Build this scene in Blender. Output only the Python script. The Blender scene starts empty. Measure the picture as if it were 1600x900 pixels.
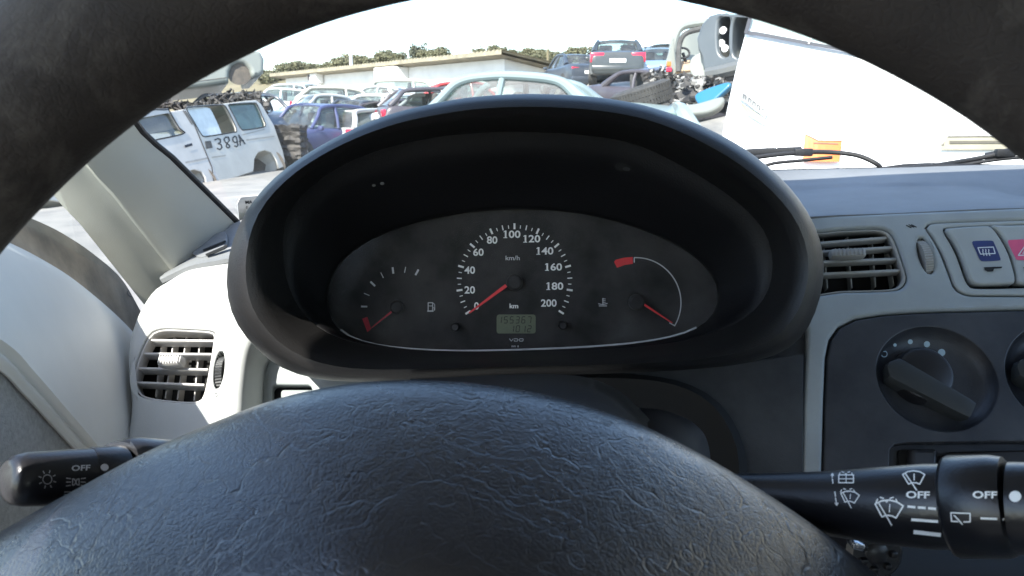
import bpy, bmesh, math, random
from mathutils import Vector, Matrix, noise
from mathutils.bvhtree import BVHTree
from mathutils.geometry import tessellate_polygon
random.seed(11)
R = math.radians
scene = bpy.context.scene
col = scene.collection

# ------------------------------------------------------------------ camera, sky, sun, exposure
FPX = 1232.0                                   # focal length in pixels of a 1600 px wide frame
PITCH = R(12.0)
CAM = Vector((0, 0, 1.12))
cd = bpy.data.cameras.new('camera'); cam = bpy.data.objects.new('camera', cd); col.objects.link(cam)
cam.location = CAM; cam.rotation_euler = (R(90) - PITCH, 0, 0)
cd.sensor_width = 36; cd.lens = 36 * FPX / 1600; cd.clip_start = 0.01; cd.clip_end = 2000
cd.dof.use_dof = True; cd.dof.focus_distance = 0.62; cd.dof.aperture_fstop = 30
scene.camera = cam

SUN_DIR = Vector((math.sin(R(210)) * math.cos(R(45)), math.cos(R(210)) * math.cos(R(45)), math.sin(R(45))))      # towards the sun
w = bpy.data.worlds.new('World'); scene.world = w; w.use_nodes = True
wn = w.node_tree; bg = wn.nodes['Background']
sky = wn.nodes.new('ShaderNodeTexSky'); sky.sky_type = 'NISHITA'; sky.sun_disc = False
sky.sun_elevation = math.asin(SUN_DIR.z); sky.sun_rotation = math.atan2(SUN_DIR.x, SUN_DIR.y)
sky.air_density = 1.0; sky.dust_density = 0.7; sky.ozone_density = 1.0
wn.links.new(sky.outputs[0], bg.inputs[0]); bg.inputs[1].default_value = 0.15
sd = bpy.data.lights.new('sun', 'SUN'); sd.energy = 3.6; sd.angle = R(0.5); sd.color = (1, .955, .88)
sun = bpy.data.objects.new('sun', sd); col.objects.link(sun)
sun.rotation_euler = SUN_DIR.to_track_quat('Z', 'Y').to_euler(); sun.location = (-8, -5, 12)
vs = scene.view_settings; vs.view_transform = 'Standard'; vs.look = 'None'; vs.gamma = 1; vs.exposure = 1.95
vs.use_curve_mapping = False

# ------------------------------------------------------------------ geometry helpers
FW = Vector((0, math.cos(PITCH), -math.sin(PITCH))); UP = Vector((0, math.sin(PITCH), math.cos(PITCH))); RT = Vector((1, 0, 0))
def ray(px, py): return FW + RT * ((px - 800) / FPX) + UP * ((450 - py) / FPX)
def P(px, py, d): return CAM + ray(px, py) * d
def PX(px, py, x):                              # the point of that sight line on the plane X = x
    return P(px, py, x * FPX / (px - 800))
def PZ(px, py, z):
    r = ray(px, py); return CAM + r * ((z - CAM.z) / r.z)
def pts(l): return [P(*q) if len(q) == 3 else Vector(q) for q in l]

def cr(p, n, closed=False):
    """resample a polyline with Catmull-Rom to n points, even in chord length"""
    p = [Vector(q) for q in p]
    if closed: q = [p[-1]] + p + [p[0], p[1]]
    else: q = [p[0] * 2 - p[1]] + p + [p[-1] * 2 - p[-2]]
    out = []; K = 10
    for i in range(1, len(q) - 2):
        a, b, c, d = q[i-1], q[i], q[i+1], q[i+2]
        for k in range(K):
            t = k / K
            out.append(0.5 * ((2*b) + (c - a)*t + (2*a - 5*b + 4*c - d)*t*t + (3*b - a - 3*c + d)*t*t*t))
    out.append(q[-2].copy())
    L = [0]
    for a, b in zip(out, out[1:]): L.append(L[-1] + (b - a).length)
    res = []; j = 0; m = n if closed else n - 1
    for i in range(n):
        s = L[-1] * i / m
        while j < len(L) - 2 and L[j+1] < s: j += 1
        f = (s - L[j]) / max(1e-9, L[j+1] - L[j]); res.append(out[j].lerp(out[j+1], min(1, f)))
    return res

def origin_of(parent):
    o = Vector((0, 0, 0))
    while parent: o += parent.location; parent = parent.parent
    return o
def obj(name, V, Fc, mat, parent=None, local=False, smooth=True, sharp=35, uv=None):
    me = bpy.data.meshes.new(name)
    off = Vector((0, 0, 0)) if local else origin_of(parent)
    me.from_pydata([tuple(Vector(v) - off) for v in V], [], Fc)
    bm = bmesh.new(); bm.from_mesh(me); bmesh.ops.recalc_face_normals(bm, faces=bm.faces[:]); bm.to_mesh(me); bm.free()
    if smooth is True:
        me.polygons.foreach_set('use_smooth', [True] * len(me.polygons))
        if sharp: me.set_sharp_from_angle(angle=R(sharp))
    elif smooth: me.polygons.foreach_set('use_smooth', smooth)
    me.materials.append(mat)
    o = bpy.data.objects.new(name, me); col.objects.link(o)
    if parent: o.parent = parent
    return o
def thing(name, label, cat, loc=(0, 0, 0), group=None, rot=None):
    o = bpy.data.objects.new(name, None); col.objects.link(o); o.location = loc; o.empty_display_size = .05
    if rot: o.rotation_euler = rot
    o['label'] = label; o['category'] = cat
    if group: o['group'] = group
    return o
def tag(o, label, cat, group=None):
    o['label'] = label; o['category'] = cat
    if group: o['group'] = group
    return o
def struct(o, label=None):
    o['kind'] = 'structure'
    if label: o['label'] = label
    return o

class MB:
    """collects shapes for ONE mesh"""
    def __init__(s): s.V = []; s.F = []
    def add(s, V, F):
        n = len(s.V); s.V += [Vector(v) for v in V]; s.F += [tuple(i + n for i in f) for f in F]; return s
    def box(s, c, sx, sy, sz, M=None, bev=0):
        bm = bmesh.new(); bmesh.ops.create_cube(bm, size=1)
        for v in bm.verts: v.co = Vector((v.co.x * sx, v.co.y * sy, v.co.z * sz))
        if bev: bmesh.ops.bevel(bm, geom=bm.edges[:], offset=bev, segments=2, profile=.5, affect='EDGES')
        bm.verts.ensure_lookup_table(); bm.verts.index_update()
        M = M or Matrix.Identity(3); c = Vector(c)
        s.add([c + M @ v.co for v in bm.verts], [[v.index for v in f.verts] for f in bm.faces]); bm.free(); return s
    def tube(s, path, rad, n=10, cap=True, up=None, sq=1.0):
        path = [Vector(p) for p in path]
        if not hasattr(rad, '__len__'): rad = [rad] * len(path)
        V = []; prev = Vector(up) if up else None
        for i, p in enumerate(path):
            t = (path[min(i+1, len(path)-1)] - path[max(i-1, 0)]).normalized()
            if prev is None: prev = t.orthogonal()
            a = (prev - t * prev.dot(t)).normalized(); b = t.cross(a); prev = a
            for k in range(n):
                an = 2 * math.pi * k / n; V.append(p + (a * math.cos(an) + b * math.sin(an) * sq) * rad[i])
        F = [(i*n + k, i*n + (k+1) % n, (i+1)*n + (k+1) % n, (i+1)*n + k) for i in range(len(path)-1) for k in range(n)]
        if cap: F += [tuple(range(n))[::-1], tuple((len(path)-1)*n + k for k in range(n))]
        return s.add(V, F)
    def disc(s, c, axis, r0, r1, h, n=24):        # short cylinder from c along axis
        a = Vector(axis).normalized(); return s.tube([Vector(c), Vector(c) + a * h], [r0, r1], n)
    def build(s, name, mat, parent=None, local=False, smooth=True, sharp=35): return obj(name, s.V, s.F, mat, parent, local, smooth, sharp)

def grid(rows):
    n = len(rows[0]); V = [p for r in rows for p in r]
    F = [(i*n + j, i*n + j+1, (i+1)*n + j+1, (i+1)*n + j) for i in range(len(rows)-1) for j in range(n-1)]
    return V, F
def thicken(V, F, t, toward=None):
    """give an open sheet a back side t metres away from the viewer side"""
    me = bpy.data.meshes.new('t'); me.from_pydata([tuple(v) for v in V], [], F)
    bm = bmesh.new(); bm.from_mesh(me); bmesh.ops.recalc_face_normals(bm, faces=bm.faces[:]); bm.normal_update()
    tgt = toward or CAM
    sgn = sum((tgt - f.calc_center_median()).dot(f.normal) for f in bm.faces)
    N = [v.normal * (-t if sgn > 0 else t) for v in bm.verts]
    E = [tuple(v.index for v in e.verts) for e in bm.edges if len(e.link_faces) == 1]
    bm.free(); bpy.data.meshes.remove(me)
    n = len(V); V2 = list(V) + [Vector(v) + d for v, d in zip(V, N)]
    return V2, list(F) + [tuple(i + n for i in f)[::-1] for f in F] + [(a, b, b + n, a + n) for a, b in E]
def loft(name, rows, nu, nv, mat, parent=None, thick=0.003, sharp=60):
    rows = [cr(pts(r), nu) for r in rows]
    cols = [cr([r[j] for r in rows], nv) for j in range(nu)]
    V, F = grid([[cols[j][i] for j in range(nu)] for i in range(nv)])
    if thick: V, F = thicken(V, F, thick)
    return obj(name, V, F, mat, parent, sharp=sharp)

class Plane:
    def __init__(s, a, b, c):                     # three points
        s.o = a; s.n = (b - a).cross(c - a).normalized()
        if s.n.dot(CAM - a) < 0: s.n = -s.n
        s.u = (RT - s.n * RT.dot(s.n)).normalized(); s.v = s.n.cross(s.u)
    def hit(s, px, py, lift=0):
        r = ray(px, py); o = s.o + s.n * lift
        return CAM + r * ((o - CAM).dot(s.n) / r.dot(s.n))
    def uv(s, px, py): q = s.hit(px, py) - s.o; return Vector((q.dot(s.u), q.dot(s.v), 0))
    def at(s, q, c=0): return s.o + s.u * q[0] + s.v * q[1] + s.n * c
    def M(s): return Matrix((s.u, s.v, s.n)).transposed()

def area(p): return sum(a[0]*b[1] - a[1]*b[0] for a, b in zip(p, p[1:] + p[:1])) / 2
def inset(p, b):                                  # p ccw: move inwards
    out = []
    for i in range(len(p)):
        d = (p[(i+1) % len(p)] - p[i-1]); d = Vector((-d[1], d[0], 0))
        out.append(p[i] + (d.normalized() * b if d.length > 1e-9 else Vector((0, 0, 0))))
    return out
def plate(name, pl, outer, holes=(), thick=.004, mat=None, parent=None, bevel=.001, n=64, lift=0, steps=4, rnd=True, hbev=None):
    """flat panel with rounded edges; outlines are sight-line traces on the plane, its front at the plane"""
    loops = []
    for k, h in enumerate([outer] + list(holes)):
        q = [pl.uv(*p) if not isinstance(p, Vector) else p for p in h]
        if rnd: q = cr(q, n, True)
        if (area(q) < 0) != (k > 0): q = q[::-1]   # outer ccw, holes cw
        loops.append(q)
    V = []; F = []; S = []
    cur = []
    bevs = [bevel] + [bevel if hbev is None else hbev] * (len(loops) - 1)
    for q, bevel in zip(loops, bevs):
        m = len(q); base = len(V)
        prof = [(bevel * (1 - math.sin(a)), bevel * (1 - math.cos(a))) for a in [math.pi/2 * i / steps for i in range(steps + 1)]]
        # (inset, depth): from (bevel,0) front to (0,bevel)
        rings = prof + [(0, thick)]
        for ins, dep in rings:
            V += [pl.at(x, lift - dep) for x in (inset(q, ins) if ins else q)]
        for i in range(len(rings) - 1):
            for k in range(m):
                F.append((base + i*m + k, base + (i+1)*m + k, base + (i+1)*m + (k+1) % m, base + i*m + (k+1) % m)); S.append(True)
        cur.append((base, m, len(rings)))
    for which, flip in ((0, False), (-1, True)):
        polys = []; idx = []
        for (base, m, nr), q, bevel in zip(cur, loops, bevs):
            r = (nr - 1) if which == -1 else 0
            idx += [base + r*m + k for k in range(m)]
            polys.append([Vector((x[0], x[1], 0)) for x in (inset(q, bevel) if which == 0 else q)])
        for t in tessellate_polygon(polys):
            F.append(tuple(idx[i] for i in t)); S.append(False)
    return obj(name, V, F, mat, parent, smooth=S)

def rrect(x0, y0, x1, y1, r, k=4):
    o = []
    for cx, cy, a0 in ((x1-r, y0+r, -90), (x1-r, y1-r, 0), (x0+r, y1-r, 90), (x0+r, y0+r, 180)):
        o += [(cx + r*math.cos(R(a0 + 90*i/k)), cy + r*math.sin(R(a0 + 90*i/k))) for i in range(k+1)]
    return o
def ell(cx, cy, rx, ry, n=40, rot=0):
    c, s = math.cos(R(rot)), math.sin(R(rot)); o = []
    for i in range(n):
        a = 2*math.pi*i/n; x, y = rx*math.cos(a), ry*math.sin(a); o.append((cx + x*c - y*s, cy + x*s + y*c))
    return o

# ---- printed marks: 2-D shapes in sight-line coordinates laid on a real surface
def stroke(p, wd):
    """a polyline as quads"""
    p = [Vector((q[0], q[1])) for q in p]; out = []
    for a, b in zip(p, p[1:]):
        d = (b - a); 
        if d.length < 1e-6: continue
        d.normalize(); nrm = Vector((-d.y, d.x)) * wd/2; e = d * wd * .2
        out.append([a - e - nrm, b + e - nrm, b + e + nrm, a - e + nrm])
    return out
def poly_fill(p): 
    q = [Vector((x[0], x[1], 0)) for x in p]; return [[Vector(p[i]) for i in t] for t in tessellate_polygon([q])]
_txt = {}
def text_tris(s, bold=0.0):
    if (s, bold) in _txt: return _txt[(s, bold)]
    cu = bpy.data.curves.new('t', 'FONT'); cu.body = s; cu.align_x = 'CENTER'; cu.align_y = 'CENTER'; cu.offset = bold; cu.size = 1; cu.resolution_u = 3
    o = bpy.data.objects.new('t', cu); col.objects.link(o); bpy.context.view_layer.update()
    me = bpy.data.meshes.new_from_object(o.evaluated_get(bpy.context.evaluated_depsgraph_get()))
    vv = [v.co.copy() for v in me.vertices]; y0 = min(v.y for v in vv); y1 = max(v.y for v in vv); x0 = min(v.x for v in vv); x1 = max(v.x for v in vv)
    res = [[Vector(((vv[i].x - (x0+x1)/2), -(vv[i].y - (y0+y1)/2))) for i in p.vertices] for p in me.polygons]
    bpy.data.objects.remove(o); bpy.data.curves.remove(cu); bpy.data.meshes.remove(me)
    _txt[(s, bold)] = (res, x1 - x0, y1 - y0); return _txt[(s, bold)]
def text(s, cx, cy, h, wd=None, rot=0, bold=.0, shear=0):
    t, W, H = text_tris(s, bold); sy = h / H; sx = (wd / W) if wd else sy; c, sn = math.cos(R(rot)), math.sin(R(rot)); out = []
    for p in t:
        q = []
        for v in p:
            x, y = v.x*sx - shear*v.y*sy, v.y*sy; q.append(Vector((cx + x*c - y*sn, cy + x*sn + y*c)))
        out.append(q)
    return out
def decal(name, target, polys, mat, parent, off=.0003):
    """polygons laid onto a Plane or onto mesh objects"""
    V = []; F = []
    if isinstance(target, Plane): f = lambda x, y: target.hit(x, y, off)
    else:
        bv = []
        for t in (target if isinstance(target, (list, tuple)) else [target]):
            bpy.context.view_layer.update(); M = t.matrix_world
            bv.append(BVHTree.FromPolygons([M @ v.co for v in t.data.vertices], [p.vertices[:] for p in t.data.polygons]))
        def f(x, y):
            best = None
            for b in bv:
                h = b.ray_cast(CAM, ray(x, y).normalized())
                if h[0] is not None and (best is None or h[3] < best[3]): best = h
            if best is None: return None
            nn = best[1] if best[1].dot(CAM - best[0]) > 0 else -best[1]
            return best[0] + nn * off
    for p in polys:
        q = [f(x[0], x[1]) for x in p]
        if any(a is None for a in q): continue
        n = len(V); V += q; F.append(tuple(range(n, n + len(q))))
    if not V: return None
    return obj(name, V, F, mat, parent, smooth=False)

# ------------------------------------------------------------------ materials
def mat(name, c, rough=.5, var=.12, vs_=6.0, bump=0, bs=200, metal=0, spec=.5, c2=None, coat=0, rvar=.08, sheen=0):
    m = bpy.data.materials.new(name); m.use_nodes = True; nt = m.node_tree; L = nt.links.new
    b = nt.nodes['Principled BSDF']; b.inputs['Metallic'].default_value = metal; b.inputs['Specular IOR Level'].default_value = spec
    b.inputs['Coat Weight'].default_value = coat; b.inputs['Coat Roughness'].default_value = .08
    tc = nt.nodes.new('ShaderNodeTexCoord')
    no = nt.nodes.new('ShaderNodeTexNoise'); no.inputs['Scale'].default_value = vs_; no.inputs['Detail'].default_value = 6; no.inputs['Roughness'].default_value = .62
    L(tc.outputs['Object'], no.inputs['Vector'])
    cr_ = nt.nodes.new('ShaderNodeValToRGB'); e = cr_.color_ramp.elements; e[0].position = .33; e[1].position = .68
    a = c2 or tuple(x * (1 - var) for x in c); z = c if c2 else tuple(min(1, x * (1 + var)) for x in c)
    e[0].color = (*a, 1); e[1].color = (*z, 1); L(no.outputs[0], cr_.inputs[0]); L(cr_.outputs[0], b.inputs['Base Color'])
    mr = nt.nodes.new('ShaderNodeMapRange'); mr.inputs[3].default_value = max(.02, rough - rvar); mr.inputs[4].default_value = min(1, rough + rvar)
    L(no.outputs[0], mr.inputs[0]); L(mr.outputs[0], b.inputs['Roughness'])
    if bump:
        n2 = nt.nodes.new('ShaderNodeTexNoise'); n2.inputs['Scale'].default_value = bs; n2.inputs['Detail'].default_value = 3; L(tc.outputs['Object'], n2.inputs['Vector'])
        bp = nt.nodes.new('ShaderNodeBump'); bp.inputs['Strength'].default_value = bump; bp.inputs['Distance'].default_value = .001
        L(n2.outputs[0], bp.inputs['Height']); L(bp.outputs[0], b.inputs['Normal'])
    return m
def glass(name, tint, refl=.06, rough=.0, dust=0.0, dustcol=(.5, .48, .44), ds=6):
    """thin pane: transparent with a fresnel reflection and some dust"""
    m = bpy.data.materials.new(name); m.use_nodes = True; nt = m.node_tree; L = nt.links.new; nt.nodes.remove(nt.nodes['Principled BSDF'])
    out = nt.nodes['Material Output']
    tr = nt.nodes.new('ShaderNodeBsdfTransparent'); tr.inputs[0].default_value = (*tint, 1)
    gl = nt.nodes.new('ShaderNodeBsdfGlossy'); gl.inputs['Roughness'].default_value = rough
    ge = nt.nodes.new('ShaderNodeNewGeometry'); dt = nt.nodes.new('ShaderNodeVectorMath'); dt.operation = 'DOT_PRODUCT'; L(ge.outputs['Normal'], dt.inputs[0]); L(ge.outputs['Incoming'], dt.inputs[1])
    def mth(op, a, b=None):
        x = nt.nodes.new('ShaderNodeMath'); x.operation = op
        for i, v in enumerate((a, b)):
            if v is None: continue
            if isinstance(v, (int, float)): x.inputs[i].default_value = v
            else: L(v, x.inputs[i])
        return x.outputs[0]
    k = mth('POWER', mth('SUBTRACT', 1.0, mth('ABSOLUTE', dt.outputs['Value'])), 5.0); k = mth('ADD', mth('MULTIPLY', k, 1 - refl), refl)   # Schlick
    mx = nt.nodes.new('ShaderNodeMixShader'); L(k, mx.inputs[0]); L(tr.outputs[0], mx.inputs[1]); L(gl.outputs[0], mx.inputs[2])
    last = mx
    if dust:
        tc = nt.nodes.new('ShaderNodeTexCoord'); no = nt.nodes.new('ShaderNodeTexNoise'); no.inputs['Scale'].default_value = ds; no.inputs['Detail'].default_value = 8; no.inputs['Roughness'].default_value = .65
        L(tc.outputs['Object'], no.inputs['Vector'])
        mr = nt.nodes.new('ShaderNodeMapRange'); mr.inputs[1].default_value = .38; mr.inputs[2].default_value = .68; mr.inputs[3].default_value = dust * .25; mr.inputs[4].default_value = dust
        L(no.outputs[0], mr.inputs[0]); df = nt.nodes.new('ShaderNodeBsdfDiffuse'); df.inputs[0].default_value = (*dustcol, 1)
        m2 = nt.nodes.new('ShaderNodeMixShader'); L(mr.outputs[0], m2.inputs[0]); L(mx.outputs[0], m2.inputs[1]); L(df.outputs[0], m2.inputs[2]); last = m2
    L(last.outputs[0], out.inputs[0]); return m
def leather(name, c, c2, scale, rough, bump, crack=1.0, worn=None, spec=.5, coat=0):
    """grained, creased leather / soft vinyl"""
    m = bpy.data.materials.new(name); m.use_nodes = True; nt = m.node_tree; L = nt.links.new; N = nt.nodes.new; b = nt.nodes['Principled BSDF']
    b.inputs['Specular IOR Level'].default_value = spec; b.inputs['Coat Weight'].default_value = coat; b.inputs['Coat Roughness'].default_value = .3
    tc = N('ShaderNodeTexCoord')
    def nz(s, d=5, r=.6, dist=0):
        n = N('ShaderNodeTexNoise'); n.inputs['Scale'].default_value = s; n.inputs['Detail'].default_value = d; n.inputs['Roughness'].default_value = r; n.inputs['Distortion'].default_value = dist
        L(tc.outputs['Object'], n.inputs['Vector']); return n
    def vo(s, warp, amt, stretch=None):
        ad = N('ShaderNodeVectorMath'); ad.operation = 'MULTIPLY_ADD'; L(warp.outputs['Color'], ad.inputs[0]); ad.inputs[1].default_value = (amt,)*3; L(tc.outputs['Object'], ad.inputs[2])
        src = ad.outputs[0]
        if stretch:
            mp = N('ShaderNodeMapping'); mp.inputs['Scale'].default_value = stretch; L(src, mp.inputs[0]); src = mp.outputs[0]
        v = N('ShaderNodeTexVoronoi'); v.feature = 'DISTANCE_TO_EDGE'; v.inputs['Scale'].default_value = s; L(src, v.inputs['Vector']); return v
    w1 = nz(30, 3); w2 = nz(90, 3)
    cells = vo(scale, w2, .006); crease = vo(scale * .22, w1, .03, (1, 1.0, 1.6)); fold = vo(scale * .07, w1, .035, (.45, 1.0, 1.3))
    def edge(v, w0):
        mr = N('ShaderNodeMapRange'); mr.inputs[1].default_value = 0; mr.inputs[2].default_value = w0; mr.interpolation_type = 'SMOOTHSTEP'; L(v.outputs['Distance'], mr.inputs[0]); return mr
    e1 = edge(cells, .22); e2 = edge(crease, .035); e3 = edge(fold, .012)
    mask = nz(14, 4, .7)
    mk = N('ShaderNodeMapRange'); mk.inputs[1].default_value = .42; mk.inputs[2].default_value = .62; mk.inputs[3].default_value = .1; L(mask.outputs[0], mk.inputs[0])
    def mul(a, k): x = N('ShaderNodeMath'); x.operation = 'MULTIPLY'; L(a, x.inputs[0]); (L(k, x.inputs[1]) if not isinstance(k, (int, float)) else setattr(x.inputs[1], 'default_value', k)); return x.outputs[0]
    def add(a, k): x = N('ShaderNodeMath'); L(a, x.inputs[0]); L(k, x.inputs[1]); return x.outputs[0]
    h = add(mul(e1.outputs[0], .28), mul(mul(e2.outputs[0], mk.outputs[0]), 0.55 * crack)); h = add(h, mul(e3.outputs[0], .75 * crack)); h = add(h, mul(nz(scale * 2.2, 4).outputs[0], .55)); h = add(h, mul(nz(45, 3).outputs[0], .9))
    bp = N('ShaderNodeBump'); bp.inputs['Strength'].default_value = bump; bp.inputs['Distance'].default_value = .0012; L(h, bp.inputs['Height']); L(bp.outputs[0], b.inputs['Normal'])
    big = nz(11, 7, .68)
    rp = N('ShaderNodeValToRGB'); rp.color_ramp.elements[0].position = .36; rp.color_ramp.elements[1].position = .66
    rp.color_ramp.elements[0].color = (*c, 1); rp.color_ramp.elements[1].color = (*c2, 1); L(big.outputs[0], rp.inputs[0]); colout = rp.outputs[0]
    if worn:
        wm = nz(16, 9, .7, .8); wr = N('ShaderNodeMapRange'); wr.inputs[1].default_value = .46; wr.inputs[2].default_value = .68; L(wm.outputs[0], wr.inputs[0])
        mx = N('ShaderNodeMix'); mx.data_type = 'RGBA'; L(wr.outputs[0], mx.inputs[0]); L(colout, mx.inputs[6]); mx.inputs[7].default_value = (*worn, 1); colout = mx.outputs[2]
    L(colout, b.inputs['Base Color'])
    mr = N('ShaderNodeMapRange'); mr.inputs[3].default_value = rough + .12; mr.inputs[4].default_value = rough - .1; L(big.outputs[0], mr.inputs[0]); L(mr.outputs[0], b.inputs['Roughness'])
    return m

M = {}
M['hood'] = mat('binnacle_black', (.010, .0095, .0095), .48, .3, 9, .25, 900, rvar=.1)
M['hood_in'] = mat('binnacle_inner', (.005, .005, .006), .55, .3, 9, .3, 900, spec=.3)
M['pad'] = leather('pad_vinyl', (.006, .006, .009), (.012, .012, .017), 540, .28, .19, 1.5, spec=1.0)
M['rim'] = leather('rim_leather', (.017, .013, .011), (.033, .026, .021), 460, .72, .24, .35, worn=(.105, .092, .078), spec=.35)
M['trim'] = mat('trim_light_grey', (.48, .48, .425), .55, .05, 8, .2, 1400)
M['fascia'] = mat('fascia_grey', (.30, .325, .325), .5, .10, 12, .25, 1400)
M['fascia_top'] = mat('dash_top_grey', (.22, .228, .235), .65, .14, 9, .25, 1200, spec=.2)
M['fascia_dark'] = mat('lower_dash_charcoal', (.045, .046, .047), .5, .35, 12, .3, 1000, c2=(.010, .011, .013))
M['heater'] = mat('heater_panel_charcoal', (.055, .057, .062), .40, .3, 13, .25, 1100, c2=(.018, .021, .028))
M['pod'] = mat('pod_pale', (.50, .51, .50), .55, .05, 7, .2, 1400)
M['door'] = mat('door_trim_pale', (.80, .78, .73), .55, .06, 6, .2, 1200)
M['insert'] = mat('door_insert_cloth', (.46, .46, .45), .9, .15, 300, .8, 900)
M['grip'] = mat('knob_grip', (.035, .04, .042), .34, .12, 14, rvar=.03)
M['cloth'] = mat('door_cloth', (.19, .19, .185), .9, .25, 300, .8, 900)
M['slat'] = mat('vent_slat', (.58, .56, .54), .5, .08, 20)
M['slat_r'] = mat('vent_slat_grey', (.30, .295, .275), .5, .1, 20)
M['void'] = mat('duct_black', (.006, .006, .006), .8, .1, 10)
M['seal'] = mat('rubber_seal', (.009, .009, .011), .6, .3, 30)
M['dusty'] = mat('dusty_rubber', (.44, .36, .27), .85, .4, 16, .4, 300, c2=(.19, .165, .13))
M['stalk'] = mat('stalk_black', (.010, .010, .012), .3, .3, 20, .1, 900)
M['white'] = mat('print_white', (.86, .86, .84), .6, .06, 60)
M['dimwhite'] = mat('print_grey', (.52, .52, .54), .6, .1, 60)
M['red'] = mat('needle_red', (.75, .035, .045), .45, .08, 30)
M['darkred'] = mat('gauge_red', (.42, .01, .03), .5, .1, 30)
M['face'] = mat('dial_face', (.046, .044, .045), .7, .3, 26, .15, 700, c2=(.011, .011, .012), spec=.25)
M['lcd'] = mat('lcd_green', (.13, .15, .095), .4, .06, 40)
M['lcdtxt'] = mat('lcd_segments', (.018, .02, .014), .5, .1, 40)
M['btn'] = mat('switch_grey', (.34, .36, .35), .5, .05, 20, .15, 1300)
M['blue'] = mat('switch_blue', (.022, .035, .13), .5, .1, 60)
M['pink'] = mat('hazard_red', (.62, .09, .19), .5, .06, 60)
M['icon'] = mat('icon_pale', (.6, .63, .66), .6, .05, 60)
M['knob'] = mat('knob_black', (.012, .012, .014), .32, .12, 14, rvar=.03)
M['pale'] = mat('dot_pale', (.42, .55, .62), .5, .05, 60)
M['lens'] = glass('gauge_lens', (.96, .96, .96), .004, .1, .05, (.45, .42, .38), 26)
M['screen'] = glass('windscreen_glass', (.93, .96, .95), .035, 0, .075, (.6, .58, .54), 8)
M['chrome'] = mat('key_metal', (.55, .55, .56), .25, .1, 50, metal=1)
# ================================================================== THE CAR'S INTERIOR
# ------------------------------------------------------------------ dashboard
dash = thing('dashboard', 'pale grey plastic dashboard running under the windscreen behind the steering wheel', 'dashboard', P(820, 700, .75))
R0 = [(285, 408, .79), (318, 380, .80), (345, 362, .81), (372, 346, .82), (450, 320, .88), (700, 287, .97), (1000, 273, 1.0), (1220, 266, 1.0), (1400, 262, .98), (1600, 257, .95), (1900, 262, .9)]
RA = [(262, 420, .775), (300, 398, .78), (335, 380, .78), (372, 364, .79), (470, 340, .83), (700, 305, .90), (1000, 296, .92), (1240, 291, .92), (1400, 285, .90), (1530, 287, .89), (1620, 303, .86), (1900, 320, .80)]
RB = [(256, 428, .755), (296, 405, .76), (335, 390, .76), (372, 376, .765), (480, 356, .80), (700, 330, .85), (1000, 318, .87), (1240, 299, .90), (1400, 292, .885), (1530, 294, .87), (1620, 311, .84), (1900, 330, .78)]
RC = [(250, 433, .735), (296, 412, .735), (340, 402, .735), (372, 395, .735), (480, 385, .745), (700, 370, .75), (1000, 350, .76), (1260, 334, .765), (1400, 328, .765), (1600, 320, .76), (1900, 322, .74)]
RD = [(250, 437, .725), (296, 416, .722), (340, 407, .72), (372, 402, .72), (480, 392, .73), (700, 378, .735), (1000, 358, .745), (1260, 339, .753), (1400, 333, .753), (1600, 325, .748), (1900, 327, .73)]
loft('top_surface', [R0, RA, RB, RC, RD], 120, 30, M['fascia_top'], dash, .004)
# defroster slots in the left corner
vp = Plane(P(300, 398, .775), P(352, 372, .78), P(340, 402, .735))
d1 = plate('defroster_grille', vp, [(303, 397), (322, 380), (352, 366), (356, 384), (338, 396), (316, 406)], (), .003, M['fascia_top'], dash, .001, lift=.0035)
for k, (a, b) in enumerate((((318, 391), (352, 377)), ((322, 398), (354, 384)))):
    decal('slot', vp, stroke([a, b], 3.2), M['void'], d1, .0045)

QR = Plane(P(1260, 338, .755), P(1850, 325, .735), P(1290, 740, .668))
v_out = [(1236, 372), (1290, 361), (1340, 357), (1378, 357), (1394, 365), (1404, 385), (1414, 415), (1419, 434), (1412, 448), (1392, 454), (1320, 456), (1236, 458)]
tw_out = ell(1447, 399, 10, 30, 24, -17)
sw_out = [(1446, 356), (1452, 350), (1475, 348), (1600, 344), (1760, 342), (1772, 352), (1795, 445), (1785, 460), (1700, 462), (1540, 462), (1508, 460), (1492, 450), (1484, 430), (1470, 395), (1455, 368)]
fas_out = [(1150, 345), (1262, 338.6), (1400, 332.5), (1600, 324.5), (1850, 322), (1850, 478), (1600, 482), (1440, 486), (1380, 490), (1336, 497), (1310, 510), (1296, 530), (1290, 560), (1287, 640), (1284, 760), (1253, 760), (1256, 640), (1261, 540), (1262, 500), (1150, 495)]
def dens(p, step=14):
    out = []
    for a, b in zip(p, p[1:] + p[:1]):
        n = max(1, int(math.hypot(b[0]-a[0], b[1]-a[1]) / step)); out += [(a[0] + (b[0]-a[0])*i/n, a[1] + (b[1]-a[1])*i/n) for i in range(n)]
    return out
def uvs(pl, p, n): return cr([pl.uv(*q) for q in p], n, True)
fas = plate('centre_fascia', QR, [QR.uv(*q) for q in dens(fas_out)], [uvs(QR, v_out, 60), uvs(QR, tw_out, 24), uvs(QR, sw_out, 90)], .012, M['fascia'], dash, .0035, rnd=False)
decal('airflow_mark', QR, stroke([(1416, 352), (1424, 356)], 1.5) + stroke([(1420, 351), (1428, 355)], 1.5) + stroke([(1424, 351), (1432, 355)], 1.5), M['stalk'], fas)

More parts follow.
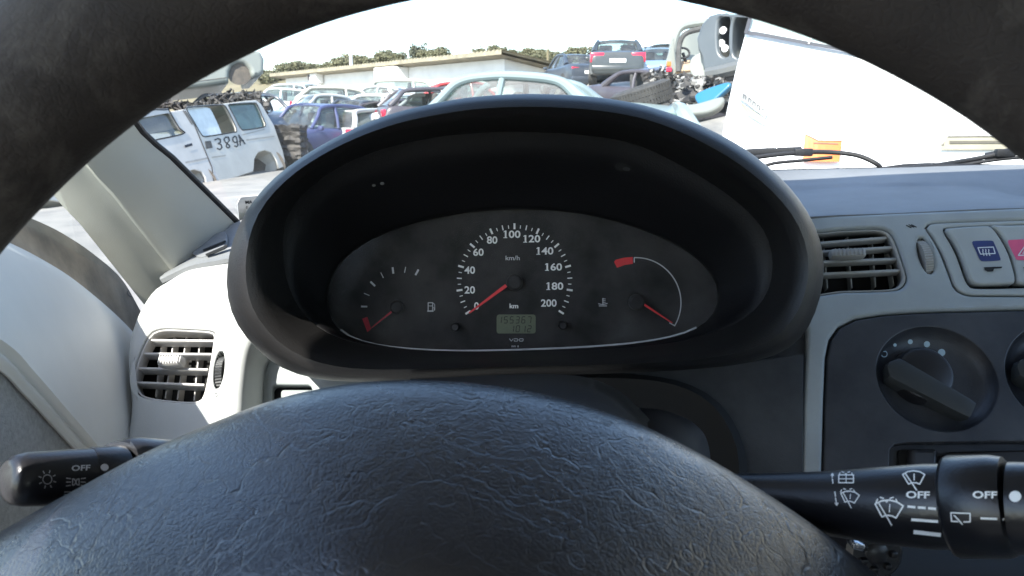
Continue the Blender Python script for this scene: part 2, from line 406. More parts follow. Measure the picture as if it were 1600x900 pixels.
# centre air vent
def slat(mb, pl, a, b, lift, th, dep, n=6):
    A, B = pl.hit(*a, lift), pl.hit(*b, lift); mid = (A + B) / 2; x = (B - A); L = x.length; x.normalize(); y = pl.n.cross(x).normalized()
    mb.box(mid - pl.n * dep / 2, L, th, dep, Matrix((x, y, pl.n)).transposed(), min(th, dep) * .3)
def make_vent(label, pl, outline, slats, vanes, tab, wheel, m, deep, sth, frame_in, wm=None, sink=.72):
    c = pl.hit(*outline[0]); t = thing('air_vent', label, 'air vent', c)
    q = uvs(pl, outline, 60); a = [pl.at(x, -.004) for x in q]; b = [pl.at(x * .97 + (sum(q, Vector()) / len(q)) * .03, -deep) for x in q]
    n = len(a); obj('duct', a + b, [(i, (i+1) % n, n + (i+1) % n, n + i) for i in range(n)] + [tuple(n + i for i in range(n))], M['void'], t, sharp=30)
    cen = sum(q, Vector()) / n
    plate('bezel', pl, [cen + (x - cen) * .985 for x in q], [[cen + (x - cen) * frame_in for x in q]], .012, m, t, .0012, lift=-.002, rnd=False)
    for (s0, s1) in slats:
        mb = MB(); slat(mb, pl, s0, s1, -.004, sth, .011); mb.build('slat', m, t)
    for (s0, s1) in vanes:
        mb = MB(); slat(mb, pl, s0, s1, -.016, .0013, .010); mb.build('vane', m, t)
    (x0, y0, x1, y1) = tab
    mb = MB(); A = pl.hit((x0+x1)/2, (y0+y1)/2, .003); W = (pl.hit(x1, y0) - pl.hit(x0, y0)).length; H = (pl.hit(x0, y1) - pl.hit(x0, y0)).length
    mb.box(A, W, H, .012, pl.M(), H * .33)
    for i in range(8): mb.box(A + pl.u * W * (-.38 + i * .11) + pl.n * .006, W * .03, H * .8, .0015, pl.M())
    mb.build('adjuster_tab', m, t)
    (cx, cy, rx, ry, rot) = wheel                                # ribbed thumb wheel beside it
    e = [pl.at(pl.uv(*k), -.002) for k in ell(cx, cy, rx * 1.0, ry, 24, rot)]; e2 = [p - pl.n * .006 for p in e]
    obj('wheel_slot', e + e2, [(i, (i+1) % 24, 24 + (i+1) % 24, 24 + i) for i in range(24)] + [tuple(24 + i for i in range(24))], M['void'], t)
    ax0 = pl.hit(cx + ry * math.sin(R(rot)) * -1, cy + ry * math.cos(R(rot))); ax1 = pl.hit(cx + ry * math.sin(R(rot)), cy - ry * math.cos(R(rot)))
    d = (ax1 - ax0).normalized(); rad = (ax1 - ax0).length * .52; c0 = (ax0 + ax1) / 2 - pl.n * rad * sink; side = d.cross(pl.n); wd = (pl.hit(cx + rx, cy) - pl.hit(cx - rx, cy)).length * .62
    mb = MB(); n = 96; V = []
    for i in range(n):
        an = 2 * math.pi * i / n; rr = rad * (.965 if i % 2 else 1.0)
        for s in (-.5, .5): V.append(c0 + (d * math.cos(an) + pl.n * math.sin(an)) * rr + side * wd * s)
    mb.add(V, [(2*i, 2*i+1, 2*((i+1) % n)+1, 2*((i+1) % n)) for i in range(n)] + [tuple(2*i for i in range(n)), tuple(2*i+1 for i in range(n))]); mb.build('thumb_wheel', wm or m, t, sharp=20)
    return t
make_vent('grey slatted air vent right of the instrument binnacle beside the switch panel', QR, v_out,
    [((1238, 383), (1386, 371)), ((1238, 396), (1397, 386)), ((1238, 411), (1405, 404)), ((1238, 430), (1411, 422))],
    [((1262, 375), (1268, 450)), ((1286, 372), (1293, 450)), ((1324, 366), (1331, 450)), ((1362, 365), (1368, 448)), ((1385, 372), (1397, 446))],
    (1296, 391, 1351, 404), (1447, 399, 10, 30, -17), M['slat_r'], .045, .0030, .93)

# switch panel
sp = thing('switch_panel', 'grey switch panel with blue rear demister button and red hazard button', 'switch panel', QR.hit(1600, 460))
cen = sum(uvs(QR, sw_out, 90), Vector()) / 90
b1o = [(1476, 362), (1481, 358.5), (1510, 356), (1541, 355), (1547, 358), (1556, 368), (1572, 396), (1582, 428), (1583.5, 440), (1579, 444.5), (1550, 446), (1526, 446), (1516, 441), (1510, 430), (1500, 402), (1490, 381)]
b2o = [(1547, 354.5), (1570, 354), (1612, 353.5), (1620, 357), (1640, 385), (1655, 425), (1658, 438), (1652, 443), (1620, 445), (1594, 445), (1587, 441), (1586, 428), (1577, 396), (1561, 367)]
wells = [(1474, 362), (1480, 356), (1545, 352.5), (1614, 350.5), (1624, 356), (1645, 385), (1660, 425), (1663, 441), (1655, 448), (1600, 450), (1526, 451), (1512, 445), (1505, 430), (1495, 402), (1484, 380)]
sw2 = [cen + (x - cen) * .985 for x in uvs(QR, sw_out, 90)]
plate('panel_frame', QR, sw2, [uvs(QR, wells, 70)], .010, M['btn'], sp, .0015, lift=.0005, rnd=False)
q = uvs(QR, wells, 70); obj('well', [QR.at(x, -.004) for x in q] + [QR.at(x, -.011) for x in q], [(i, (i+1) % 70, 70 + (i+1) % 70, 70 + i) for i in range(70)] + [tuple(70 + i for i in range(70))], M['void'], sp)
for nm, o, iconm, poly in (('demister_button', b1o, 'blue', [(1519, 379), (1523, 376.5), (1549, 376), (1553, 379), (1563, 403), (1561, 407), (1537, 408), (1531, 405), (1524, 390)]),
                           ('hazard_button', b2o, 'pink', [(1575, 378), (1578, 375), (1606, 374), (1611, 377), (1622, 401), (1620, 405), (1592, 406.5), (1587, 403), (1579, 388)])):
    bt = plate(nm, QR, o, (), .012, M['btn'], sp, .0022, n=70, lift=.0035)
    decal('symbol_patch', Plane(QR.o + QR.n * .0035, QR.o + QR.n * .0035 + QR.u, QR.o + QR.n * .0035 + QR.v), poly_fill([tuple(v)[:2] for v in cr([Vector((a, b, 0)) for a, b in poly], 40, True)]), M[iconm], bt, .0004)
    dx = 0 if iconm == 'blue' else 62
    ip = Plane(QR.o + QR.n * .0042, QR.o + QR.n * .0042 + QR.u, QR.o + QR.n * .0042 + QR.v)
    if iconm == 'blue':
        s = stroke([(1528, 387), (1552, 386), (1555, 396), (1532, 397), (1528, 387)], 1.6)
        for i in range(3): s += stroke([(1535.5 + i*4.6, 389.5), (1536 + i*4.6, 391.5), (1535.5 + i*4.6, 393), (1537.5 + i*4.6, 399.5)], 1.5)
    else:
        s = stroke([(1591, 399), (1604, 381), (1615, 398), (1591, 399)], 1.6) + stroke([(1598, 396), (1604, 387), (1609, 395.5), (1598, 396)], 1.2)
    decal('symbol', ip, s, M['icon'], bt, .0002)
    decal('lamp_slot', ip, poly_fill([(1537 + dx, 417.5), (1566 + dx, 416.5), (1565 + dx, 419), (1553 + dx, 420), (1552 + dx, 424), (1543 + dx, 424.5), (1539 + dx, 422)]), M['void'], bt, .0002)

# heater panel with rotary knobs
ht = thing('heater_panel', 'charcoal heater control panel with rotary knobs below the switch panel', 'heater panel', QR.hit(1450, 750))
h_out = [(1600, 484.5), (1440, 488.5), (1382, 492.5), (1340, 499), (1314, 512), (1300, 531), (1293.5, 560), (1290, 640), (1287.5, 770), (1850, 770), (1850, 480)]
k1 = ell(1466, 592, 98, 78, 60, 24); k2 = ell(1668, 586, 98, 78, 60, 24)
slotp = [(1392, 702), (1400, 694), (1420, 691), (1850, 687), (1850, 762), (1395, 762), (1390, 740)]
plate('panel', QR, [QR.uv(*q) for q in dens(h_out)], [[QR.uv(*q) for q in k1], [QR.uv(*q) for q in k2], [QR.uv(*q) for q in dens(slotp)]], .012, M['heater'], ht, .0016, rnd=False, lift=-.0015)
def knob(cx, cy, rec):
    q = [QR.uv(*k) for k in rec]; c = sum(q, Vector()) / len(q); n = len(q)
    rings = [(1.0, -.002), (.95, -.008), (.80, -.0125), (.6, -.014), (0.02, -.014)]
    V = [QR.at(c + (x - c) * k, dz) for k, dz in rings for x in q]
    dish = obj('dial_dish', V, [(i*n + j, i*n + (j+1) % n, (i+1)*n + (j+1) % n, (i+1)*n + j) for i in range(len(rings)-1) for j in range(n)], M['heater'], ht, sharp=50)
    kc = QR.hit(cx, cy, -.014); r = .0255
    mb = MB(); mb.tube([kc, kc + QR.n * .012, kc + QR.n * .0145, kc + QR.n * .0155], [r, r * .96, r * .9, r * .8], 40)
    kb = mb.build('rotary_knob', M['knob'], ht)
    # the grip bar, long, rising out of the knob towards lower right
    a0 = QR.hit(cx - 46, cy - 22, .006); a1 = QR.hit(cx + 95, cy + 46, .016)
    dirv = (a1 - a0).normalized(); sid = QR.n.cross(dirv).normalized()
    V = []; F = []; secs = 14
    for i in range(secs + 1):
        t = i / secs; ctr = a0.lerp(a1, t); wdt = .0125 * (1 - .25 * t) * (math.sin(min(1, (t + .02) * 8) * math.pi / 2)) * (1 if t < .97 else .9); hgt = .016 * (.55 + .45 * math.sin(min(1, t * 5) * math.pi / 2)) * (1 if t < .97 else .9)
        base = ctr - QR.n * (hgt + .004 + .01 * t)
        for sx, hz in ((-1, 0), (-.98, .75), (-.82, .95), (-.55, 1.0), (.55, 1.0), (.82, .95), (.98, .75), (1, 0)):
            V.append(base + sid * wdt * sx + QR.n * hgt * hz * 1.2)
    m = 8
    for i in range(secs):
        for j in range(m): F.append((i*m + j, i*m + (j+1) % m, (i+1)*m + (j+1) % m, (i+1)*m + j))
    F += [tuple(range(m)), tuple(secs*m + j for j in range(m))]
    obj('grip', V, F, M['grip'], kb, sharp=40)
    ipl = Plane(QR.o - QR.n * .0128, QR.o - QR.n * .0128 + QR.u, QR.o - QR.n * .0128 + QR.v)
    dx, dy = cx - 1436, cy - 590
    if dx == 0:
        ring = [(a, b) for a, b in ell(1380, 553, 4.6, 4.6, 20)]
        decal('off_mark', dish, stroke(ring + ring[:1], 1.2), M['pale'], dish, .0012)
        for (x, y, r_) in ((1398, 539, 2.6), (1422, 534, 3.9), (1448, 538, 4.8), (1471, 551, 5.8)):
            decal('speed_dot', dish, poly_fill(ell(x, y, r_, r_, 18)), M['pale'], dish, .0004)
knob(1436, 590, k1); knob(1640, 588, k2)
# lower slot with slider plate
bp2 = Plane(QR.o - QR.n * .018, QR.o - QR.n * .018 + QR.u, QR.o - QR.n * .018 + QR.v)
plate('lower_tray', bp2, [(1380, 680), (1900, 680), (1900, 800), (1380, 800)], (), .004, M['heater'], ht, .0005, rnd=False)
plate('slider_slot', bp2, rrect(1402, 703, 1462, 760, 6), (), .003, M['void'], ht, .0005, lift=.003, rnd=False)
plate('slider', bp2, rrect(1414, 704, 1456, 740, 6), (), .012, M['heater'], ht, .004, lift=.012, rnd=False)
plate('radio', bp2, [(1466, 714), (1476, 709), (1850, 700), (1850, 800), (1466, 800)], (), .010, M['stalk'], ht, .002, lift=.010, rnd=False)

# lower dash, right of the column, with the dark opening round it
loft('knee_panel', [[(640, 470, .74), (900, 470, .74), (1150, 470, .74), (1256, 470, .735)],
                    [(640, 560, .70), (900, 560, .71), (1150, 560, .715), (1258, 560, .712)],
                    [(640, 650, .70), (900, 650, .70), (1150, 650, .70), (1257, 650, .695)],
                    [(640, 800, .66), (900, 800, .66), (1150, 800, .66), (1256, 800, .655)],
                    [(640, 1000, .62), (900, 1000, .62), (1150, 1000, .62), (1600, 1000, .61)]], 40, 30, M['fascia_dark'], dash, .004)
KP = Plane(P(900, 600, .695), P(1250, 600, .69), P(900, 760, .665))
hole = [(700, 590), (900, 592), (1010, 596), (1075, 612), (1120, 645), (1148, 700), (1152, 760), (1150, 900), (700, 900)]
plate('column_opening', KP, [(1190, 560), (1258, 552), (1257, 780), (1190, 900), (600, 900), (600, 560)], [], .003, M['fascia_dark'], dash, .001, rnd=False, lift=-.004)
n = 60; q = uvs(KP, hole, n); cq = sum(q, Vector()) / n
V = [KP.at(cq + (x - cq) * 1.06, .0) for x in q] + [KP.at(cq + (x - cq) * 1.0, .006) for x in q] + [KP.at(cq + (x - cq) * .94, .002) for x in q] + [KP.at(cq + (x - cq) * .6, -.001) for x in q]
obj('column_surround', V, [(r*n + i, r*n + (i+1) % n, (r+1)*n + (i+1) % n, (r+1)*n + i) for r in range(3) for i in range(n)] + [tuple(3*n + i for i in range(n))], M['void'], dash)
# pale lower panel left of the column
LP = Plane(P(372, 480, .735), P(760, 480, .735), P(372, 720, .675))
lq = [(366, 470), (385, 470), (760, 470), (760, 730), (364, 730), (366, 640), (373, 590)]
lp = plate('left_fascia', LP, [LP.uv(*a) for a in dens(lq)], [[LP.uv(*a) for a in rrect(424, 601, 487, 650, 7)]], .010, M['fascia'], dash, .002, rnd=False)
plate('blank_recess', LP, rrect(420, 596, 492, 655, 7), (), .003, M['void'], dash, .0005, lift=-.014, rnd=False)
plate('blank_switch', LP, rrect(437, 607, 492, 655, 5), (), .012, M['fascia'], dash, .002, lift=-.003, rnd=False)
# main body of the dash behind everything (closes the cabin in front)
mb = MB(); mb.box((.36, 1.0, .72), 1.5, .3, .5, None, .02); mb.build('core', M['fascia_dark'], dash)
MB().box((.885, .86, .86), .46, .20, .36, None, .03).build('passenger_fascia', M['fascia'], dash)

# ------------------------------------------------------------------ left pod with air vent
QL = Plane(P(200, 570, .672), P(400, 570, .66), P(280, 440, .715))
pod_out = [(258, 436), (290, 418), (330, 408), (372, 403), (398, 420), (402, 500), (384, 545), (376, 600), (372, 650), (355, 690), (310, 716), (240, 735), (190, 740), (200, 640), (196, 580), (197, 535), (212, 488), (235, 452)]
vl_out = [(244, 514), (262, 512), (310, 514), (330, 516), (336, 522), (333, 548), (324, 600), (317, 622), (306, 629), (270, 628), (228, 622), (212, 612), (206, 594), (212, 566), (224, 536), (234, 520)]
twl = ell(341.5, 577, 8, 31, 24, 7)
pod = thing('vent_pod', 'sunlit pale plastic end pod of the dashboard beside the door', 'dashboard pod', QL.hit(280, 735))
pq = uvs(QL, pod_out, 90)
plate('pod_shell', QL, pq, [uvs(QL, vl_out, 60), uvs(QL, twl, 24)], .05, M['pod'], pod, .0085, rnd=False, steps=7, hbev=.0018)
decal('closed_mark', QL, stroke([(a, b) for a, b in ell(338, 617, 2.4, 2.6, 12)] , 1.0) + stroke([(342, 614), (345, 620)], 1.0), M['stalk'], pod)
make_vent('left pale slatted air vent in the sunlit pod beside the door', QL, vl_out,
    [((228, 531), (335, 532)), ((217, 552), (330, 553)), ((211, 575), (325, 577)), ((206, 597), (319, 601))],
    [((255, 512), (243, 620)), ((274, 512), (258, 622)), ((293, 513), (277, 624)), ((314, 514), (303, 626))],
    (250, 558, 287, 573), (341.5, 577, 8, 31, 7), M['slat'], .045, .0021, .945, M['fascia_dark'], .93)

# ------------------------------------------------------------------ instrument binnacle
bn = thing('instrument_binnacle', 'black oval instrument binnacle with speedometer, fuel and temperature gauges', 'instrument cluster', P(820, 590, .6))
O_ = [(353, 431), (360, 488), (372, 512), (391, 535), (420, 563), (452, 582), (519, 596), (647, 594), (740, 590), (836, 586), (908, 585), (1036, 580), (1130, 573), (1189, 564), (1230, 549), (1261, 518), (1278, 477), (1288, 431), (1284, 380), (1255, 319), (1204, 263), (1138, 217), (1036, 173), (940, 153), (836, 147), (760, 150), (698, 158), (596, 183), (493, 232), (417, 288), (371, 355)]
S_ = [(442, 400), (446, 340), (468, 309), (509, 273), (570, 242), (640, 222), (720, 210), (820, 206), (930, 213), (1000, 228), (1066, 260), (1120, 292), (1168, 329), (1195, 360), (1207, 395), (1206, 440), (1184, 482), (1138, 512), (1060, 534), (940, 545), (820, 549), (700, 549), (600, 543), (540, 532), (490, 508), (455, 460)]
G_ = [(509, 472), (512, 445), (522, 420), (555, 390), (621, 356), (723, 333), (836, 327), (932, 338), (1009, 361), (1073, 391), (1111, 425), (1125, 458), (1119, 488), (1098, 511), (1050, 528), (960, 540), (830, 547), (698, 549), (596, 542), (544, 529), (518, 505)]
NB = 128
def polar(ring, c):
    """the outline sampled at even angles round c, in sight-line coordinates"""
    q = cr([Vector((a, b, 0)) for a, b in ring], 600, True); out = []
    an = [(math.atan2(v.y - c[1], (v.x - c[0])), v) for v in q]
    for k in range(NB):
        a = -math.pi + 2 * math.pi * (k + .5) / NB
        out.append(min(an, key=lambda z: abs((z[0] - a + math.pi) % (2*math.pi) - math.pi))[1])
    for _ in range(2): out = [(out[i-1] + out[i] * 2 + out[(i+1) % NB]) / 4 for i in range(NB)]
    return out
co = (820, 385); O = polar(O_, co); S = polar(S_, co); G = polar(G_, (818, 452))
def mixr(a, b, t): return [x.lerp(y, t) for x, y in zip(a, b)]
def ring3(r, d): return [P(v.x, v.y, d) for v in r]
def shrink(r, s, c=(820, 385)): return [Vector((c[0] + (v.x - c[0]) * s, c[1] + (v.y - c[1]) * s, 0)) for v in r]
prof = [(shrink(O, .93), .72), (shrink(O, .965), .62), (shrink(O, .985), .56), (shrink(O, .998), .538), (O, .521), (mixr(O, S, .08), .508), (mixr(O, S, .18), .5005), (mixr(O, S, .30), .4975), (mixr(O, S, .43), .4995), (mixr(O, S, .56), .507), (mixr(O, S, .70), .519), (mixr(O, S, .85), .536), (mixr(O, S, .97), .549), (mixr(O, S, .995), .5525)]
def ringloft(name, prof, m, parent, sub=3):
    cols = [[] for _ in range(NB)]
    rr = [ring3(r, d) for r, d in prof]
    for j in range(NB): cols[j] = cr([r[j] for r in rr], len(prof) * sub)
    V, F = [], []; k = len(cols[0])
    for c in cols: V += c
    for j in range(NB):
        for i in range(k-1): F.append((j*k + i, j*k + i+1, ((j+1) % NB)*k + i+1, ((j+1) % NB)*k + i))
    return obj(name, V, F, m, parent, sharp=50)
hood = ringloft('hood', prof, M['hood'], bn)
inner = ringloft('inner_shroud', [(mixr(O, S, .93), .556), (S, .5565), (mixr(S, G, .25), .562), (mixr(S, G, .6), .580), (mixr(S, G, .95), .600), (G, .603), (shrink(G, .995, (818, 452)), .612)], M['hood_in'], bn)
GP = Plane(P(818, 452, .612), P(1000, 452, .612), P(818, 520, .612))
face = plate('dial_face', GP, [GP.uv(v.x, v.y) for v in shrink(G, 1.01, (818, 452))], (), .004, M['face'], bn, .0003, rnd=False)
obj('clear_lens', [GP.at(GP.uv(v.x, v.y), .012) for v in shrink(G, .985, (818, 452))], [tuple(range(NB))], M['lens'], bn, smooth=False)
low = [v for v in shrink(G, .992, (818, 452)) if v.y > 505]; low.sort(key=lambda v: v.x)
MB().tube([P(v.x, v.y - .5, .598) for v in low], .00075, 6).build('lens_edge', M['dimwhite'], bn)
# speedometer print
cx, cy = 804, 440.5
def pol(a, r): return (cx + r * math.sin(R(a)), cy - r * math.cos(R(a)))
maj = []; mino = []
for i in range(0, 201, 5):
    a = -123.2 + 246.2 * i / 200
    if i % 20 == 0: maj += stroke([pol(a, 83), pol(a, 91)], 3.1)
    elif i % 10 == 0: mino += stroke([pol(a, 83), pol(a, 90)], 1.7)
    else: mino += stroke([pol(a, 84), pol(a, 88.5)], 1.3)
decal('major_ticks', GP, maj, M['white'], face); decal('minor_ticks', GP, mino, M['white'], face)
for s, x, y in (('0', 744.5, 478), ('20', 734, 453), ('40', 734, 422), ('60', 747.5, 394), ('80', 769, 375), ('100', 801, 366), ('120', 832, 373), ('140', 852.5, 392), ('160', 866, 417), ('180', 868, 447), ('200', 857.5, 473.5)):
    wd = {1: 7.5, 2: 16.5, 3: 24.5}[len(s)]
    ps = text(s, x, y, 11.8, wd, bold=.022)
    k = s.find('1')
    if k == 0 and len(s) == 3: ps += stroke([(x - 14.2, y + 5.4), (x - 8.6, y + 5.4)], 1.2) + stroke([(x - 13.8, y - 3.6), (x - 11.4, y - 5.3)], 1.3)
    decal('numeral', GP, ps, M['white'], face)
decal('unit_text', GP, text('km/h', 801, 403, 7.2, 22, bold=.01), M['dimwhite'], face)
decal('unit_text', GP, text('km', 803, 478, 7.4, 13.5, bold=.02), M['white'], face)
vd = stroke([(796, 529.3), (799, 533), (802, 529.3)], 1.1) + stroke([(803.5, 529.3), (808, 529.3), (809.5, 531), (808, 533), (803.5, 533), (803.5, 531.2)], 1.1) + stroke([(811, 531), (812.3, 529.3), (817, 529.3), (817.6, 531), (816.5, 533), (812.3, 533), (811, 531)], 1.1)
decal('maker_text', GP, vd, M['dimwhite'], face)
decal('small_text', GP, text('mm', 802.5, 541.2, 2.6, 6.5, bold=.02) + text('8', 809.5, 541.2, 3, 2.4, bold=.02), M['dimwhite'], face)
# lcd
lcd = plate('odometer_display', GP, rrect(776, 491.5, 837, 521, 4), (), .002, M['lcd'], bn, .0002, lift=.0012, rnd=False)
LCP = Plane(GP.o + GP.n * .0014, GP.o + GP.n * .0014 + GP.u, GP.o + GP.n * .0014 + GP.v)
SEG = {'0': 'abcdef', '1': 'bc', '2': 'abged', '3': 'abgcd', '5': 'afgcd', '6': 'afgedc', '7': 'abc'}
def seg(ch, x, y, w_, h_):
    sl = h_ * .12; g = .5
    pt = {'a': ((g, 0), (w_ - g, 0)), 'b': ((w_, g), (w_, h_/2 - g)), 'c': ((w_, h_/2 + g), (w_, h_ - g)), 'd': ((g, h_), (w_ - g, h_)), 'e': ((0, h_/2 + g), (0, h_ - g)), 'f': ((0, g), (0, h_/2 - g)), 'g': ((g, h_/2), (w_ - g, h_/2))}
    o = []
    for c in SEG[ch]:
        (a, b), (c2, d) = pt[c]; o += stroke([(x + a + sl * (1 - b/h_), y + b), (x + c2 + sl * (1 - d/h_), y + d)], 1.25)
    return o
o = []
for k, ch in enumerate('155367'): o += seg(ch, 778 + 9.2 * k, 494.8, 5, 10)
for k, ch in enumerate('1012'): o += seg(ch, 797 + 9.0 * k, 509, 5, 9.5)
decal('digits', LCP, o, M['lcdtxt'], lcd)
# needles and pegs
def needle(a, b, w0, w1, m, lift):
    A, B = GP.hit(*a, lift), GP.hit(*b, lift * .8); x = (B - A).normalized(); y = GP.n.cross(x)
    V = [A + y*w0, A - y*w0, B - y*w1, B + y*w1]; V += [v + GP.n * .0012 for v in V]
    return obj('needle', V, [(0, 1, 2, 3), (4, 5, 6, 7), (0, 1, 5, 4), (1, 2, 6, 5), (2, 3, 7, 6), (3, 0, 4, 7)], m, bn, smooth=False)
needle((791, 446), (733, 489), .0013, .0006, M['red'], .005); needle((612, 487), (581, 512), .0007, .0003, M['darkred'], .004); needle((1005, 475), (1050, 504.5), .0008, .0004, M['red'], .004)
for (x, y, r_) in ((804, 441, 13), (621, 480, 11), (994, 472, 13)):
    c = GP.hit(x, y); rr = r_ * .61 / FPX
    mb = MB(); mb.tube([c, c + GP.n * .005, c + GP.n * .0062], [rr, rr * .95, rr * .7], 28); mb.build('needle_hub', M['face'], bn)
for (x, y) in ((713, 510), (878, 507.5)):
    c = GP.hit(x, y); mb = MB(); mb.tube([c, c + GP.n * .014, c + GP.n * .015], [.0032, .0031, .0024], 20); mb.build('reset_peg', M['hood'], bn)
# fuel gauge
fc = (621, 480)
for k, (x, y) in enumerate(((569, 479), (573, 460), (582.5, 443.5), (597, 430), (614, 422.5), (633, 421.5), (651.5, 425.5))):
    d = Vector((x - fc[0], y - fc[1])).normalized(); L = 4.4
    decal('fuel_tick', GP, stroke([(x - d.x*L, y - d.y*L), (x + d.x*L, y + d.y*L)], 3.0 if k in (2, 4, 6) else (2.6 if k == 0 else 1.3)), M['dimwhite'], face)
decal('fuel_reserve', GP, [[(566, 498), (574, 495), (580, 514), (574, 519)]], M['darkred'], face)
decal('fuel_symbol', GP, stroke([(669, 473), (676, 473), (676, 486), (669, 486), (669, 473)], 1.4) + stroke([(668, 486), (677, 486)], 2) + stroke([(669, 478), (676, 478)], 1) + stroke([(676, 480), (678.4, 481), (678.4, 485), (679.4, 484), (679.2, 476), (677, 473.5)], 1.0), M['dimwhite'], face)
tcn = (993.5, 473)
arc = [(tcn[0] + 70.5 * math.cos(R(a)), tcn[1] + 70.5 * math.sin(R(a))) for a in range(-92, 32, 3)]
decal('temperature_arc', GP, stroke([(991, 410)] + arc + [(1053.5, 508.5), (1046, 504.5)], 1.7), M['dimwhite'], face)
decal('hot_zone', GP, poly_fill([(959.5, 409), (962, 406), (974, 402.8), (988.5, 401.4), (989, 412), (976, 414), (964, 418.5)]), M['red'], face)
decal('coolant_symbol', GP, stroke([(942, 466), (942, 476)], 1.4) + stroke([(942, 467), (946, 467)], 1) + stroke([(942, 470), (946, 470)], 1) + stroke([(942, 473), (946, 473)], 1) + stroke([(935, 474.5), (939, 475.5), (942, 476), (946, 475), (949, 474)], 1.2) + stroke([(936, 478), (948, 478)], 1.3), M['dimwhite'], face)
# screw recess in the shroud, dots
bv_t = inner
scr = decal('screw_recess', [hood, inner], poly_fill(ell(974, 261, 14, 6.5, 24, 8)), M['void'], bn, .0006)
decal('screw_head', [hood, inner], poly_fill(ell(979, 263, 6, 3.0, 16, 8)), M['fascia_dark'], scr, .001)
for x, y, r_ in ((584, 289, 3), (597, 286, 3.4)): decal('dust_fleck', [hood, inner], poly_fill(ell(x, y, r_, r_ * .7, 10)), M['cloth'], bn, .0006)

# ------------------------------------------------------------------ steering column
sc = thing('steering_column', 'dark plastic steering column shroud between the wheel and the binnacle', 'column shroud', P(860, 760, .45))
loft('upper_shroud', [[(640, 592, .50), (690, 590, .50), (800, 585, .50), (900, 587, .50), (960, 606, .50), (1000, 640, .50), (1024, 672, .50), (1040, 740, .50)],
                      [(640, 596, .485), (690, 592, .485), (800, 588, .484), (898, 590, .484), (955, 610, .484), (994, 644, .484), (1018, 676, .484), (1034, 740, .484)],
                      [(640, 640, .40), (690, 625, .40), (800, 612, .40), (880, 613, .40), (935, 628, .40), (976, 655, .40), (1006, 690, .40), (1020, 760, .40)],
                      [(640, 680, .34), (690, 660, .34), (780, 640, .34), (860, 640, .34), (920, 655, .34), (962, 680, .34), (990, 715, .34), (1005, 780, .34)]], 50, 20, M['fascia_dark'], sc, .003)
loft('ignition_boss', [[(990, 636, .55), (1040, 642, .55), (1085, 662, .55), (1108, 700, .55), (1112, 800, .55)], [(985, 640, .53), (1036, 646, .53), (1080, 666, .53), (1102, 704, .53), (1106, 800, .53)], [(960, 690, .45), (1020, 680, .45), (1060, 700, .45), (1085, 740, .45), (1092, 830, .45)]], 30, 14, M['heater'], sc, .003)
c = P(1366, 862, .40); mb = MB(); mb.tube([c + FW * .05, c, c - FW * .003], [.0145, .0145, .012], 30); mb.tube([c - FW * .003, c - FW * .004], [.006, .004], 12); mb.build('ignition_barrel', M['knob'], sc)
for k in range(7):
    a = 2 * math.pi * k / 7; mb = MB(); mb.box(c + (RT * math.cos(a) + UP * math.sin(a)) * .0078 - FW * .004, .0035, .0035, .003, None, .0008); mb.build('barrel_stud', M['stalk'], sc)
mb = MB(); mb.box(P(1337, 848, .395), .006, .009, .004, Matrix.Rotation(.3, 3, 'Y'), .001); mb.build('key_tab', M['chrome'], sc)
loft('lower_shroud', [[(940, 700, .52), (1150, 760, .52), (1400, 815, .50), (1700, 830, .50)], [(940, 820, .46), (1150, 840, .46), (1400, 905, .44), (1700, 900, .44)], [(940, 1000, .42), (1150, 1000, .42), (1400, 1000, .42), (1700, 1000, .42)]], 20, 10, M['void'], sc, .003)

# ------------------------------------------------------------------ control stalks
def stalk(axis, name, label, cat_='control stalk', n=36, sq=1.0):
    t = thing(name, label, cat_, P(*axis[0][0][0:3])); parts = []
    for nm, m, sec in axis[1]:
        path = [P(x, y, d) for x, y, d, r_ in sec]; rad = [r_ * d / FPX for x, y, d, r_ in sec]
        mb = MB(); mb.tube(path, rad, n, up=UP, sq=sq); parts.append(mb.build(nm, m, t, sharp=40))
    return t, parts
ws, wp = stalk(([(1000, 760, .36)], [
    ('arm', M['stalk'], [(1000, 765, .335, 26), (1120, 770, .322, 29), (1200, 776, .312, 36), (1300, 787, .299, 50), (1380, 790, .288, 59), (1450, 791, .279, 65), (1481, 791, .2752, 65)]),
    ('wiper_ring', M['stalk'], [(1480, 791, .2752, 66), (1484, 791, .2747, 74), (1492, 791, .2737, 78), (1556, 791, .2657, 79), (1574, 792, .2637, 77), (1582, 792, .2627, 71)]),
    ('end_cap', M['stalk'], [(1581, 793, .2627, 70), (1594, 794, .2612, 71), (1650, 796, .2545, 71), (1730, 798, .2455, 66), (1750, 799, .2435, 50), (1756, 799, .243, 20)])]),
    'wiper_stalk', 'black wiper control stalk with white symbols right of the steering wheel')
def fan(cx, cy, s, tilt=0):
    """wiper fan symbol"""
    o = [(-22, -11), (-12, -16.5), (0, -18.5), (12, -16.5), (22, -11), (12, 8), (6, 5.5), (0, 5), (-5, 5.5), (-10, 8), (-22, -11)]
    c, sn = math.cos(R(tilt)), math.sin(R(tilt)); f = lambda l: [(cx + (x*c - y*sn)*s, cy + (x*sn + y*c)*s) for x, y in l]
    return f(o), f([(-16, -12), (-4, 5), (6, 20)]), f([(1, -12), (1, 0)])
